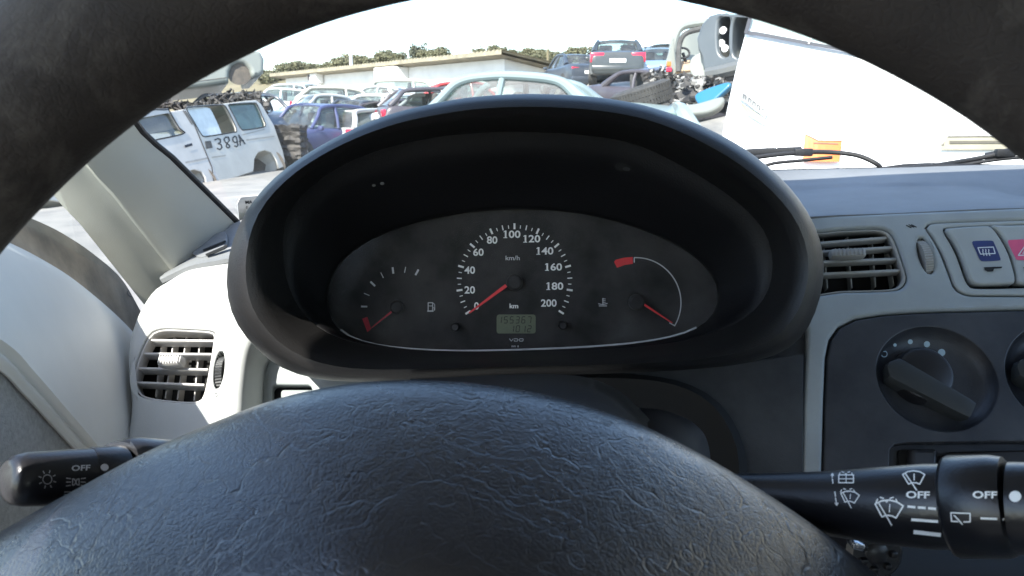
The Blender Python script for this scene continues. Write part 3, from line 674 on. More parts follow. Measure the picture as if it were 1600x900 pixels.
def spray(cx, cy, s): return stroke([(cx - 18*s, cy + 4*s), (cx - 15*s, cy - 2*s)], 2*s**.4) + stroke([(cx - 11*s, cy - 5*s), (cx - 5*s, cy - 3*s)], 2*s**.4) + stroke([(cx - 2*s, cy), (cx, cy + 3*s), (cx + 2*s, cy)], 2*s**.4) + stroke([(cx + 5*s, cy - 3*s), (cx + 11*s, cy - 5*s)], 2*s**.4) + stroke([(cx + 15*s, cy - 2*s), (cx + 18*s, cy + 4*s)], 2*s**.4)
def fine(polys, k=3):                            # split long strokes so that they follow the curve
    out = []
    for p in polys:
        if len(p) == 4:
            for i in range(k):
                a, b = i/k, (i+1)/k; out.append([p[0].lerp(p[1], a), p[0].lerp(p[1], b), p[3].lerp(p[2], b), p[3].lerp(p[2], a)])
        else: out.append(p)
    return out
D = []
o, wb, sp_ = fan(1428, 751, .78); D += stroke(o, 2) + stroke(wb, 2) + stroke(sp_, 2)
D += text('OFF', 1434.5, 773.5, 11, 37, bold=.03, rot=1)
D += stroke([(1419, 791.5), (1430, 792.5)], 3.6) + stroke([(1435, 792.8), (1446, 793.6)], 3.6) + stroke([(1451, 794), (1462, 795)], 3.6)
D += stroke([(1425, 811.5), (1465, 814.5)], 4.2) + stroke([(1429, 830.5), (1469, 835)], 6)
o, wb, sp_ = fan(1389, 800, 1.0, 4); D += stroke(o, 2.4) + stroke(wb, 2.2) + stroke(sp_, 1.6) + spray(1386, 782, .95)
o, wb, sp_ = fan(1328, 780, .66, 6); D += stroke(o, 1.8) + stroke(wb, 1.6) + stroke(sp_, 1.2) + spray(1325, 767, .62)
D += stroke([(1311, 743), (1334, 743), (1334, 755), (1311, 755), (1311, 743)], 1.8) + stroke([(1322.5, 743), (1322.5, 755)], 1.3) + stroke([(1311, 749), (1334, 749)], 1.3) + spray(1322, 741, .6)
D += stroke([(1302, 756), (1301, 749)], 1.8) + stroke([(1301, 747), (1301, 742)], 1.8) + stroke([(1299, 744), (1301, 740.5), (1303, 744)], 1.5)
D += stroke([(1305, 769), (1306, 776)], 1.8) + stroke([(1306, 778), (1308, 789)], 1.8) + stroke([(1305, 786), (1308, 790), (1310, 786)], 1.5)
decal('symbols', wp[0], fine(D), M['white'], wp[0], .0003)
D = text('OFF', 1539, 773.5, 11.5, 38, bold=.03, rot=1) + stroke([(1533, 809.5), (1567, 811)], 3.0)
D += stroke([(1486, 801), (1516, 802), (1516, 815), (1506, 815)], 2) + stroke([(1486, 801), (1487, 814), (1497, 814.6)], 2) + stroke([(1491, 805), (1498, 812), (1504, 819)], 2)
decal('symbols', [wp[1], wp[2]], fine(D), M['white'], wp[1], .0003)
decal('index_dot', wp[2], poly_fill(ell(1586.5, 776, 9.5, 8.5, 24)), M['white'], wp[2], .0003)

ls, lpz = stalk(([(260, 740, .34)], [
    ('arm', M['stalk'], [(182, 742, .3165, 51), (190, 741, .320, 55), (208, 740, .322, 56), (262, 742, .332, 54), (290, 742, .338, 46), (380, 742, .36, 30), (700, 745, .41, 22)]),
    ('light_ring', M['stalk'], [(137, 744, .307, 44), (140, 744, .3075, 45), (176, 743, .315, 46), (183, 743, .3165, 46)]),
    ('end_knob', M['stalk'], [(9, 751, .284, 22), (12, 751, .2845, 31), (20, 750, .286, 38), (38, 749, .289, 41.5), (100, 746, .300, 43), (137.5, 744.5, .307, 43.5)])]),
    'light_stalk', 'black headlamp and indicator stalk with grey symbols left of the steering wheel')
D = text('OFF', 126, 731.5, 8.5, 29, bold=.02, rot=-2, shear=.15)
for s, x in ((1, 113), (-1, 123)):
    D += stroke([(x, 748), (x, 758)], 1.6) + stroke([(x, 748), (x + 4*s*.8, 749), (x + 5*s, 753), (x + 4*s*.8, 757), (x, 758)], 1.5)
    for k in range(3): D += stroke([(x - 3*s, 748 + 5*k), (x - 10*s, 747 + 6*k)], 1.3)
for k in range(3): D += stroke([(100, 768 + 4*k), (110, 768 + 4*k)], 1.3)
D += stroke([(114, 768), (120, 768), (122, 773), (120, 778), (114, 778), (114, 768)], 1.4)
ringp = ell(73.5, 749, 7, 7, 20); D += stroke(ringp + ringp[:1], 1.3)
for k in range(8): a = 2*math.pi*k/8 + .3; D += stroke([(73.5 + 10*math.cos(a), 749 + 10*math.sin(a)), (73.5 + 14*math.cos(a), 749 + 14*math.sin(a))], 1.4)
decal('symbols', lpz[2], fine(D), M['dimwhite'], lpz[2], .0003)
decal('index_dot', lpz[1], poly_fill(ell(163, 730.5, 6.2, 5.2, 20)), M['dimwhite'], lpz[1], .0003)
decal('index_mark', lpz[0], text('ON', 192, 729, 8, 18), M['dimwhite'], lpz[0], .0003)

# ------------------------------------------------------------------ steering wheel
WC = Vector((-.0053, .1517, .9974)); WNn = Vector((-.129, -.918, .375)).normalized()
wa = (RT - WNn * RT.dot(WNn)).normalized(); wb_ = WNn.cross(wa)
if wb_.z < 0: wb_ = -wb_
sw = thing('steering_wheel', 'worn dark leather steering wheel with creased airbag pad close to the camera', 'steering wheel', WC)
MAJ, m1, m2 = .1945, .0235, .0195
V = []; NU, NV = 200, 40
for i in range(NU):
    a = 2*math.pi*i/NU; dirv = wa * math.cos(a) + wb_ * math.sin(a)
    for k in range(NV):
        b = 2*math.pi*k/NV; w_ = 1 + .02 * noise.noise(Vector((math.cos(a)*6, math.sin(a)*6, b)))
        V.append(WC + dirv * (MAJ + m1 * math.cos(b) * w_) + WNn * m2 * math.sin(b) * w_)
rim_o = obj('rim', V, [(i*NV + k, ((i+1) % NU)*NV + k, ((i+1) % NU)*NV + (k+1) % NV, i*NV + (k+1) % NV) for i in range(NU) for k in range(NV)], M['rim'], sw, sharp=0)
sil = [(-330, 1080), (-210, 985), (-110, 905), (0, 832), (130, 759), (260, 692), (420, 628), (530, 603), (620, 595), (700, 596), (800, 607), (900, 630), (1000, 664), (1080, 702), (1160, 748), (1265, 817), (1375, 902), (1480, 985), (1580, 1075)]
K = (640, 1180); rows = []
for wgt, d in ((.10, .310), (.03, .288), (.004, .270), (.0, .260), (.02, .249), (.08, .236), (.18, .220), (.30, .2045), (.42, .1915), (.52, .183), (.62, .178), (.8, .176), (.95, .176)):
    rows.append([(x + (K[0] - x) * wgt, y + (K[1] - y) * wgt, d) for x, y in sil])
loft('airbag_pad', rows, 110, 70, M['pad'], sw, .003, sharp=0)
for s in (-1, 1):
    a = WC + wa * s * .075 - wb_ * .03 - WNn * .03; b = WC + wa * s * MAJ * .985 - wb_ * .02
    mb = MB(); mb.tube(cr([a, a.lerp(b, .5) - WNn * .006, b], 10), [.028 - .0012*i for i in range(10)], 16, sq=.45, up=wb_); mb.build('spoke', M['pad'], sw)
mb = MB(); mb.tube([WC - WNn * .04 - wb_ * .02, WC - WNn * .12 - wb_ * .01], [.035, .03], 24); mb.build('boss', M['fascia_dark'], sw)
# ------------------------------------------------------------------ door, pillar, windscreen, cabin shell
cab = thing('car_cabin', 'pale left door trim with cloth insert, window and roof lining around the driver', 'car cabin', (.36, -.6, .25)); door = cab
def rowx(l, x): return [PX(a, b, x if not isinstance(x, (list, tuple)) else x[i]) for i, (a, b) in enumerate(l)]
def loft3(name, rows, nu, nv, m, parent, thick=.003, sharp=60, toward=None):
    rows = [cr(r, nu) for r in rows]; cols = [cr([r[j] for r in rows], nv) for j in range(nu)]
    V, F = grid([[cols[j][i] for j in range(nu)] for i in range(nv)])
    if thick: V, F = thicken(V, F, thick, toward)
    return obj(name, V, F, m, parent, sharp=sharp)
far = [(-.375, -.6, 1.0)]
top = rowx([(-330, 240), (-150, 300), (0, 372), (60, 402), (120, 440), (190, 500), (240, 556), (300, 625)], [-.372]*8)
t2 = rowx([(-330, 250), (-150, 312), (0, 386), (60, 416), (118, 456), (184, 516), (236, 574), (292, 640)], [-.350]*8)
t3 = rowx([(-330, 300), (-150, 372), (0, 446), (54, 480), (110, 522), (170, 580), (220, 640), (270, 706)], [-.325]*8)
t4 = rowx([(-330, 420), (-150, 480), (-10, 545), (40, 592), (90, 646), (140, 702), (184, 756), (226, 810)], [-.295]*8)
t5 = rowx([(-330, 436), (-150, 496), (-18, 553), (32, 600), (82, 655), (130, 709), (172, 764), (212, 818)], [-.298]*8)
t6 = rowx([(-330, 1200), (-150, 1200), (-30, 1200), (0, 1200), (60, 1200), (100, 1200), (140, 1200), (180, 1200)], [-.310]*8)
loft3('door_trim', [top, t2, t3, t4, t5], 60, 40, M['door'], door, .01)
loft3('piping', [[p + Vector((.000, 0, .004)) for p in t5], [p + Vector((.005, 0, .001)) for p in t5], [p + Vector((.003, 0, -.008)) for p in t5]], 50, 8, M['door'], door, .004)
loft3('cloth_insert', [[p + Vector((-.002, 0, 0)) for p in t5], [a.lerp(b, .3) + Vector((.006, 0, 0)) for a, b in zip(t5, t6)], t6], 50, 16, M['insert'], door, .01)
s1 = rowx([(-330, 205), (-150, 258), (0, 322), (60, 346), (100, 366), (145, 396), (190, 436), (222, 490)], [-.392]*8)
s2 = rowx([(-330, 214), (-150, 270), (0, 338), (55, 364), (96, 390), (140, 425), (184, 464), (218, 512)], [-.384]*8)
s3 = rowx([(-330, 228), (-150, 286), (0, 360), (60, 391), (108, 422), (155, 462), (196, 505), (222, 534)], [-.378]*8)
s4 = rowx([(-330, 246), (-150, 306), (0, 380), (60, 410), (120, 450), (190, 512), (226, 552), (240, 572)], [-.371]*8)
sealo = loft3('window_seal', [s1, s2, s3, s4], 50, 24, M['dusty'], door, .004)
ring = ell(205, 458, 7, 6, 16); decal('clip_mark', sealo, stroke(ring + ring[:1], 1.4), M['fascia_dark'], sealo, .0008)
loft3('outer_skin', [[p + Vector((-.07, 0, -.02)) for p in top], [Vector((-.47, p.y, .6)) for p in top], [Vector((-.45, p.y, .25)) for p in top]], 20, 10, mat('own_paint', (.55, .56, .56), .35), door, .01, toward=Vector((-3, 0, 1)))
wv = [Vector((-.385, y, z)) for y, z in ((.78, .96), (.60, 1.05), (.35, 1.02), (-.55, 1.02), (-.45, 1.40), (.38, 1.35), (.66, 1.14))]
obj('side_window', wv, [tuple(range(len(wv)))], M['screen'], door, smooth=False)

pl = thing('pillar_trim', 'pale grey plastic windscreen pillar trim left of the binnacle', 'pillar trim', P(300, 400, .78))
def line(a, b, k=2.3):                              # a lower/front end, b seen upper end, carried on up to the roof
    A, B = P(*a), P(*b); e = (B - A); e = Vector((-e.x * .35, e.y, e.z)); return [A, A.lerp(B, .33), A.lerp(B, .66), B, B + e * k * .4, B + e * k * .75, B + e * k]
LA = line((238, 492, .775), (60, 268, .655)); LB = line((262, 436, .765), (112, 243, .652)); LB2 = line((270, 426, .763), (122, 238, .65)); LM = line((325, 388, .785), (165, 208, .66)); LC = line((368, 350, .822), (203, 187, .68)); LD = line((374, 347, .832), (212, 186, .692))
loft3('outer_return', [LA, [p + RT * .002 for p in [a.lerp(b, .5) for a, b in zip(LA, LB)]], LB, LB2], 30, 12, M['trim'], pl, .003)
loft3('trim_face', [LB2, [a.lerp(b, .06) + Vector((.004, -.006, .004)) for a, b in zip(LB2, LM)], LM, LC], 30, 20, M['trim'], pl, .003)
mb = MB(); mb.tube(cr([a.lerp(b, .5) for a, b in zip(LC, LD)], 30), .0036, 10); mb.build('seal_strip', M['seal'], pl)
mb = MB(); mb.tube(cr([a.lerp(b, .5) + Vector((-.012, .02, 0)) for a, b in zip(LB, LD)], 20), .02, 12); mb.build('pillar_core', M['seal'], pl)
# windscreen, glass from the pillar over the top of the dash
ws_ = thing('windscreen', 'clear slightly dusty windscreen above the dashboard', 'windscreen', (.36, 1.0, 1.05))
mirror = lambda p: Vector((.76 - p.x, p.y, p.z))
base = [P(372, 347, .83), P(450, 322, .89), P(700, 289, .98), P(1000, 274, 1.01), P(1220, 267, 1.012), P(1400, 263, .995), P(1600, 258, .965)] + [mirror(P(372, 347, .83)) + Vector((.25, 0, .02))]
for k in range(len(base)): base[k] = base[k] + Vector((0, .012, -.006))
tl, tr_ = LD[-1], Vector((1.0, LD[-1].y, LD[-1].z)); topr = [tl.lerp(tr_, k / 7) + Vector((0, .22 * math.sin(math.pi * k / 7) ** .5, .02 * math.sin(math.pi * k / 7))) for k in range(8)]
loft3('glass', [base, [a.lerp(b, .5) + Vector((0, .012, .012)) for a, b in zip(base, topr)], topr], 40, 16, M['screen'], ws_, 0)
mb = MB(); mb.tube(cr([p + Vector((0, .004, -.001)) for p in base], 60), .0065, 10); mb.build('lower_seal', M['seal'], ws_)
mb = MB(); mb.tube(cr([p + Vector((0, .05, -.012)) for p in base], 60), .016, 10, sq=.5, up=(0, 0, 1)); mb.build('cowl_edge', M['seal'], ws_)
SP = Plane(P(372, 340, .84), P(430, 322, .87), P(372, 300, .78))
stk = plate('sticker', SP, [(374, 345), (371, 318), (376, 308), (402, 306), (440, 304), (440, 330)], (), .0006, M['white'], ws_, .0001, rnd=False)
decal('sticker_text', SP, text('MA', 389, 316, 5, 11, bold=.02, rot=-4) + text(': .', 389, 324, 3.5, 9, bold=.03), M['stalk'], stk, .0004)
# wipers outside the glass
for nm, lb, pth, bl in (('wiper', 'black windscreen wiper with joint lying behind the binnacle top', [(1150, 252, 1.03), (1195, 244, 1.03), (1255, 238, 1.03), (1300, 238, 1.03), (1340, 243, 1.02), (1368, 255, 1.01), (1376, 262, 1.01)], [(1090, 246, 1.04), (1180, 239, 1.04), (1252, 236, 1.035)]),
                        ('wiper', 'rightmost black windscreen wiper beside the right edge of the view', [(1460, 259, 1.0), (1520, 249, 1.0), (1570, 239, .99), (1640, 228, .98), (1720, 222, .97)], [(1540, 246, 1.0), (1640, 226, .985), (1740, 216, .97)])):
    t = thing(nm, lb, 'wiper', P(*pth[-1]))
    mb = MB(); mb.tube(cr(pts(pth), 40), [.0030] * 40, 10); mb.build('arm', M['seal'], t)
    mb = MB(); mb.tube(cr(pts(bl), 20), [.0058] * 20, 8, sq=.6, up=(0, 0, 1)); mb.build('blade', M['seal'], t)
    mb = MB(); b0 = P(*pth[2]); mb.box(b0, .024, .009, .010, None, .002); mb.build('joint', M['seal'], t)
    mb = MB(); mb.tube(cr(pts([(1188, 262, 1.02), (1210, 255, 1.02), (1250, 251, 1.02), (1300, 246, 1.02)]) if 'joint' in lb else pts([(1500, 258, 1.0), (1580, 247, .99), (1700, 240, .98)]), 20), .0022, 8); mb.build('link_rod', M['seal'], t)

# the rest of the cabin (out of view, but it shapes the light)
yf, zf = LD[-1].y, LD[-1].z
rows = [[Vector((x, yf - .02 + (.215 if 0 < i < 6 else 0), zf + .005 + .03 * math.sin(math.pi * i / 6))) for i, x in enumerate([-.33, -.15, .1, .36, .62, .87, 1.06])]] 
for y in (-.5, -1.1, -1.7): rows.append([Vector((x, y, 1.44 + .04 * math.sin(math.pi * i / 6))) for i, x in enumerate([-.36, -.15, .1, .36, .62, .87, 1.08])])
loft3('roof_lining', rows, 24, 16, M['trim'], cab, .03, toward=Vector((.3, 0, 0)))
def slab(nm, c, a, b, d, m): mb = MB(); mb.box(c, a, b, d, None, .01); mb.build(nm, m, cab)
slab('floor', (.36, -.4, .2), 1.6, 3.0, .05, M['cloth']); slab('tailgate', (.36, -1.85, .6), 1.6, .08, .8, M['cloth']); slab('tailgate_top', (.36, -1.8, 1.42), 1.5, .08, .12, M['cloth'])
slab('right_door', (1.12, -.4, .62), .06, 2.6, .82, M['door']); slab('left_rear_side', (-.44, -1.15, .6), .06, 1.1, .8, M['door'])
slab('centre_pillar', (-.42, -.58, 1.2), .05, .09, .6, M['trim']); slab('centre_pillar', (1.12, -.58, 1.2), .05, .09, .6, M['trim'])
slab('rear_pillar', (-.40, -1.6, 1.2), .08, .3, .6, M['trim']); slab('rear_pillar', (1.1, -1.6, 1.2), .08, .3, .6, M['trim'])
slab('seat', (.02, -.45, .55), .5, .55, .25, M['cloth']); slab('seat_back', (.02, -.75, .95), .48, .14, .75, M['cloth'])
slab('seat', (.72, -.45, .55), .5, .55, .25, M['cloth']); slab('seat_back', (.72, -.75, .95), .48, .14, .75, M['cloth'])
slab('bonnet', (.36, 1.75, .78), 1.4, 1.2, .05, mat('bonnet_paint', (.55, .56, .56), .3)); slab('front_end', (.36, 1.9, .5), 1.4, .9, .5, M['fascia_dark'])
mb = MB(); mb.tube([Vector((1.02, .8, 1.02)), Vector((1.04, .5, 1.15)), Vector((1.02, yf, zf))], .03, 10); mb.build('right_pillar', M['trim'], cab)
# ================================================================== OUTSIDE: THE SCRAP YARD
def gz(x, y):                                     # ground height
    z = .03 * noise.noise(Vector((x * .3, y * .3, 0)))
    z -= .22 * max(0, min(1, (-4.5 - x) / 3.5)) * max(0, min(1, (20 - y) / 6))
    t = max(0, min(1, (x - .8) / 1.8)) * max(0, min(1, (y - 14) / 10)) * max(0, min(1, (62 - y) / 16)); t = t * t * (3 - 2 * t); z += (2.0 + .11 * max(0, y - 25)) * t
    return z
def frange(a, b, s):
    o = []
    while a < b: o.append(a); a += s
    return o
xs = frange(-400, -40, 30) + frange(-40, 40, 1.0) + frange(40, 401, 30); ys = frange(-200, -10, 20) + frange(-10, 60, 1.0) + frange(60, 601, 30)
V = [Vector((x, y, gz(x, y))) for y in ys for x in xs]; nx = len(xs)
M['ground'] = mat('yard_gravel', (.24, .225, .20), .9, .3, 1.3, .6, 40, c2=(.14, .135, .125))
struct(obj('ground', V, [(j*nx + i, j*nx + i+1, (j+1)*nx + i+1, (j+1)*nx + i) for j in range(len(ys)-1) for i in range(nx-1)], M['ground'], sharp=0))
# hill behind
def hz(x, y):
    r = max(0, min(1, (y - 62) / 60)); r = r * r * (3 - 2 * r)
    return -.4 + r * (10.4 + 1.2 * math.sin(x * .035 + 1.2) + 1.6 * noise.noise(Vector((x * .03, y * .03, 3)))) * (1 - .25 * max(0, min(1, (-x - 14) / 25)))
hx = frange(-260, 261, 6); hy = frange(60, 240, 6)
M['hill'] = mat('dry_hillside', (.20, .165, .10), .95, .3, .25, 0, c2=(.11, .10, .055))
V = [Vector((x, y, hz(x, y))) for y in hy for x in hx]
struct(obj('hill', V, [(j*len(hx) + i, j*len(hx) + i+1, (j+1)*len(hx) + i+1, (j+1)*len(hx) + i) for j in range(len(hy)-1) for i in range(len(hx)-1)], M['hill'], sharp=0))
# bushes: crown of small leaf faces round a short branching trunk
M['leaf'] = mat('olive_leaf', (.12, .12, .065), .8, .3, 1.2, c2=(.10, .095, .05)); M['leaf_d'] = mat('dark_leaf', (.085, .09, .055), .8, .3, 1.2, c2=(.055, .06, .04)); M['bark'] = mat('bark', (.12, .09, .06), .9, .3, 8)
def crown_mesh(seed, n=520, tall=.8):
    rnd = random.Random(seed); V = []; F = []
    lumps = [(Vector((rnd.uniform(-.6, .6), rnd.uniform(-.6, .6), rnd.uniform(.35, .8) * tall)), rnd.uniform(.3, .55)) for _ in range(9)]
    for i in range(n):
        c, r_ = rnd.choice(lumps); d = Vector((rnd.gauss(0, 1), rnd.gauss(0, 1), rnd.gauss(0, 1))).normalized(); p = c + d * r_ * rnd.uniform(.55, 1.05)
        if p.z < .05: p.z = rnd.uniform(.05, .3)
        s = rnd.uniform(.06, .13); a = (d + Vector((rnd.gauss(0, .6), rnd.gauss(0, .6), rnd.gauss(0, .6)))).normalized(); u = a.orthogonal().normalized(); v = a.cross(u)
        k = len(V); V += [p + u*s, p + v*s*.6, p - u*s, p - v*s*.6]; F.append((k, k+1, k+2, k+3))
    return V, F
def trunk_mesh(seed):
    rnd = random.Random(seed); mb = MB(); mb.tube([(0, 0, -.3), (.02, 0, .3), (0, .03, .6)], [.07, .05, .03], 7)
    for k in range(5): a = rnd.uniform(0, 6.28); mb.tube([(0, 0, .15), (.25*math.cos(a), .25*math.sin(a), .5), (.4*math.cos(a), .4*math.sin(a), .75)], [.03, .02, .01], 5)
    return mb
protos = []
for s in range(4):
    t = thing('bush', 'dusty olive bush on the dry hillside behind the workshop', 'bush', (0, 0, 0), 'bushes on the hillside')
    V, F = crown_mesh(s, 800); obj('crown', V, F, M['leaf'], t, local=True, smooth=False); trunk_mesh(s).build('trunk', M['bark'], t, local=True)
    protos.append(t)
spots = []
rnd = random.Random(5)
for k in range(120):
    px = rnd.uniform(392, 1010); y = rnd.uniform(86, 128); x = (px - 800) / FPX * y; spots.append((x, y, rnd.uniform(1.0, 2.1)))
spots.sort(key=lambda s: s[1])
for i, (x, y, s) in enumerate(spots):
    src = protos[i % 4]
    if i < 4: o = src
    else:
        o = src.copy(); col.objects.link(o)
        for ch in src.children: c = ch.copy(); col.objects.link(c); c.parent = o
    o.location = (x, y, hz(x, y) - .15); o.rotation_euler = (0, 0, rnd.uniform(0, 6.28)); o.scale = (s, s, s * rnd.uniform(.7, 1.05))
t = thing('tree', 'taller dark tree standing above the workshop roof line', 'tree', (-13.2, 116, hz(-13.2, 116) - .2)); t.scale = (1.6, 1.6, 2.3)
V, F = crown_mesh(77, 900); obj('crown', V, F, M['leaf_d'], t, local=True, smooth=False); trunk_mesh(9).build('trunk', M['bark'], t, local=True)

# ------------------------------------------------------------------ workshop building
M['render'] = mat('white_render', (.72, .71, .68), .85, .06, 1.5, .3, 30); M['roofing'] = mat('fibre_roof', (.34, .29, .20), .9, .25, 2, c2=(.2, .18, .13)); M['frame'] = mat('dark_frame', (.10, .09, .09), .6, .2, 8)
wk = thing('workshop', 'long low white workshop with corrugated roof behind the wrecks', 'building', (-9, 38, 0))
A = Vector(P(788, 84, 34)); A.z = 0; B = Vector(P(446, 116, 50)); B.z = 0; 
lx = (B - A).normalized(); ln = Vector((-lx.y, lx.x, 0)); ln = ln if ln.y > 0 else -ln; LB_ = (B - A).length
Hr = 3.1; He = 3.95
def bw(u, v, z): return A + lx * u + ln * v + Vector((0, 0, z))
WM = Matrix((lx, ln, Vector((0, 0, 1)))).transposed()
mb = MB(); mb.box(bw(LB_/2, 4.0, Hr/2 - .2), LB_, 8, Hr + .4 - .6, WM); mb.build('wall', M['render'], wk, smooth=False)
MB().add([bw(0, 0, 2.5), bw(LB_, 0, 2.5), bw(LB_, 7.9, 2.5), bw(0, 7.9, 2.5), bw(0, 0, 3.72), bw(LB_, 0, 3.72), bw(LB_, 7.9, 2.62), bw(0, 7.9, 2.62)], [(0, 1, 5, 4), (1, 2, 6, 5), (2, 3, 7, 6), (3, 0, 4, 7), (4, 5, 6, 7)]).build('upper_wall', M['render'], wk, smooth=False)
V = []; nr = 340
for i in range(nr + 1):
    u = -.7 + (LB_ + 1.4) * i / nr; c = .09 * (1 if i % 4 < 2 else 0)
    V += [bw(u, -.75, He + c), bw(u, 3.6, He - .55 + c), bw(u, 8.6, He - 1.2 + c), bw(u, 8.6, He - 1.35), bw(u, -.75, He - .12)]
obj('roof', V, [(i*5 + k, i*5 + k+1, (i+1)*5 + k+1, (i+1)*5 + k) for i in range(nr) for k in range(4)] + [(i*5 + 4, i*5, (i+1)*5, (i+1)*5 + 4) for i in range(nr)], M['roofing'], wk, smooth=False)
for (u, w_, z0, z1) in ((5.5, 3.0, 1.3, 2.7), (12.5, 3.2, 1.2, 2.6), (20.5, 2.6, 1.0, 2.4)):
    wi = MB().box(bw(u, -.02, (z0 + z1)/2), w_, .10, z1 - z0, WM).build('window', M['frame'], wk, smooth=False)
    MB().box(bw(u, -.06, (z0 + z1)/2), w_ - .24, .10, z1 - z0 - .24, WM).build('pane', M['render'], wi, smooth=False)
MB().box(bw(8.4, -.45, 3.0), 1.9, .9, 1.5, WM, .05).build('cooling_unit', M['render'], wk, smooth=False)
MB().box(bw(16.8, -.3, 3.55), .8, .5, .6, WM, .04).build('vent_box', M['render'], wk, smooth=False)
MB().box(bw(17.3, -.3, 3.6), .12, .6, .3, WM).build('bracket', M['frame'], wk, smooth=False)
MB().box(bw(-1.6, 7.0, 1.1), 3.0, 3, 2.2, WM).build('side_annexe', M['render'], wk, smooth=False)
V = [bw(-3.3, 5.3, 2.25), bw(-.02, 5.3, 2.45), bw(-.02, 8.8, 2.45), bw(-3.3, 8.8, 2.25)]; V += [v + Vector((0, 0, .14)) for v in V]
obj('annexe_roof', V, [(0, 1, 2, 3), (4, 5, 6, 7), (0, 1, 5, 4), (1, 2, 6, 5), (2, 3, 7, 6), (3, 0, 4, 7)], M['roofing'], wk, smooth=False)
q = P(549, 108, 60); tag(MB().tube([(q.x, q.y, 0), (q.x, q.y, 7.6)], [.16, .11], 10).build('pole', M['render']), 'pale pole rising behind the workshop roof', 'pole')
q = P(856, 96, 62); tag(MB().tube([(q.x, q.y, 0), (q.x, q.y, 6.6)], [.14, .10], 10).build('pole', M['hill']), 'thin wooden pole right of the workshop', 'pole')

# ------------------------------------------------------------------ wrecks
def paint(name, c, r_=.3, dust=.14): return mat(name, c, r_ + .08, .1, 2.2, coat=.2, c2=tuple(x * .85 + .025 for x in c))
M['tyre'] = mat('tyre_rubber', (.05, .048, .045), .85, .35, 14, .6, 120, c2=(.028, .027, .026)); M['steel'] = mat('wheel_steel', (.30, .30, .30), .5, .2, 10, metal=.6)
M['glass_d'] = glass('car_glass', (.62, .70, .68), .08, .02, .12, (.55, .54, .50), 3); M['glass_t'] = glass('teal_glass', (.30, .55, .50), .08, .02, .25, (.35, .52, .48), 3)
M['inside'] = mat('wreck_interior', (.06, .058, .055), .85, .4, 6); M['lamp_r'] = mat('tail_lamp_red', (.55, .02, .05), .25, .15, 12); M['lamp_c'] = mat('clear_lamp', (.7, .7, .7), .2, .1, 12); M['lamp_o'] = mat('orange_lamp', (.60, .13, .02), .35, .12, 14)
M['plate_w'] = mat('number_plate_white', (.75, .75, .73), .5, .05, 10); M['scrap'] = mat('scrap_metal', (.06, .052, .045), .7, .5, 3, .6, 40, c2=(.014, .0135, .0135)); M['grime'] = mat('rusty_brown', (.12, .10, .08), .85, .3, 8, c2=(.06, .053, .045))
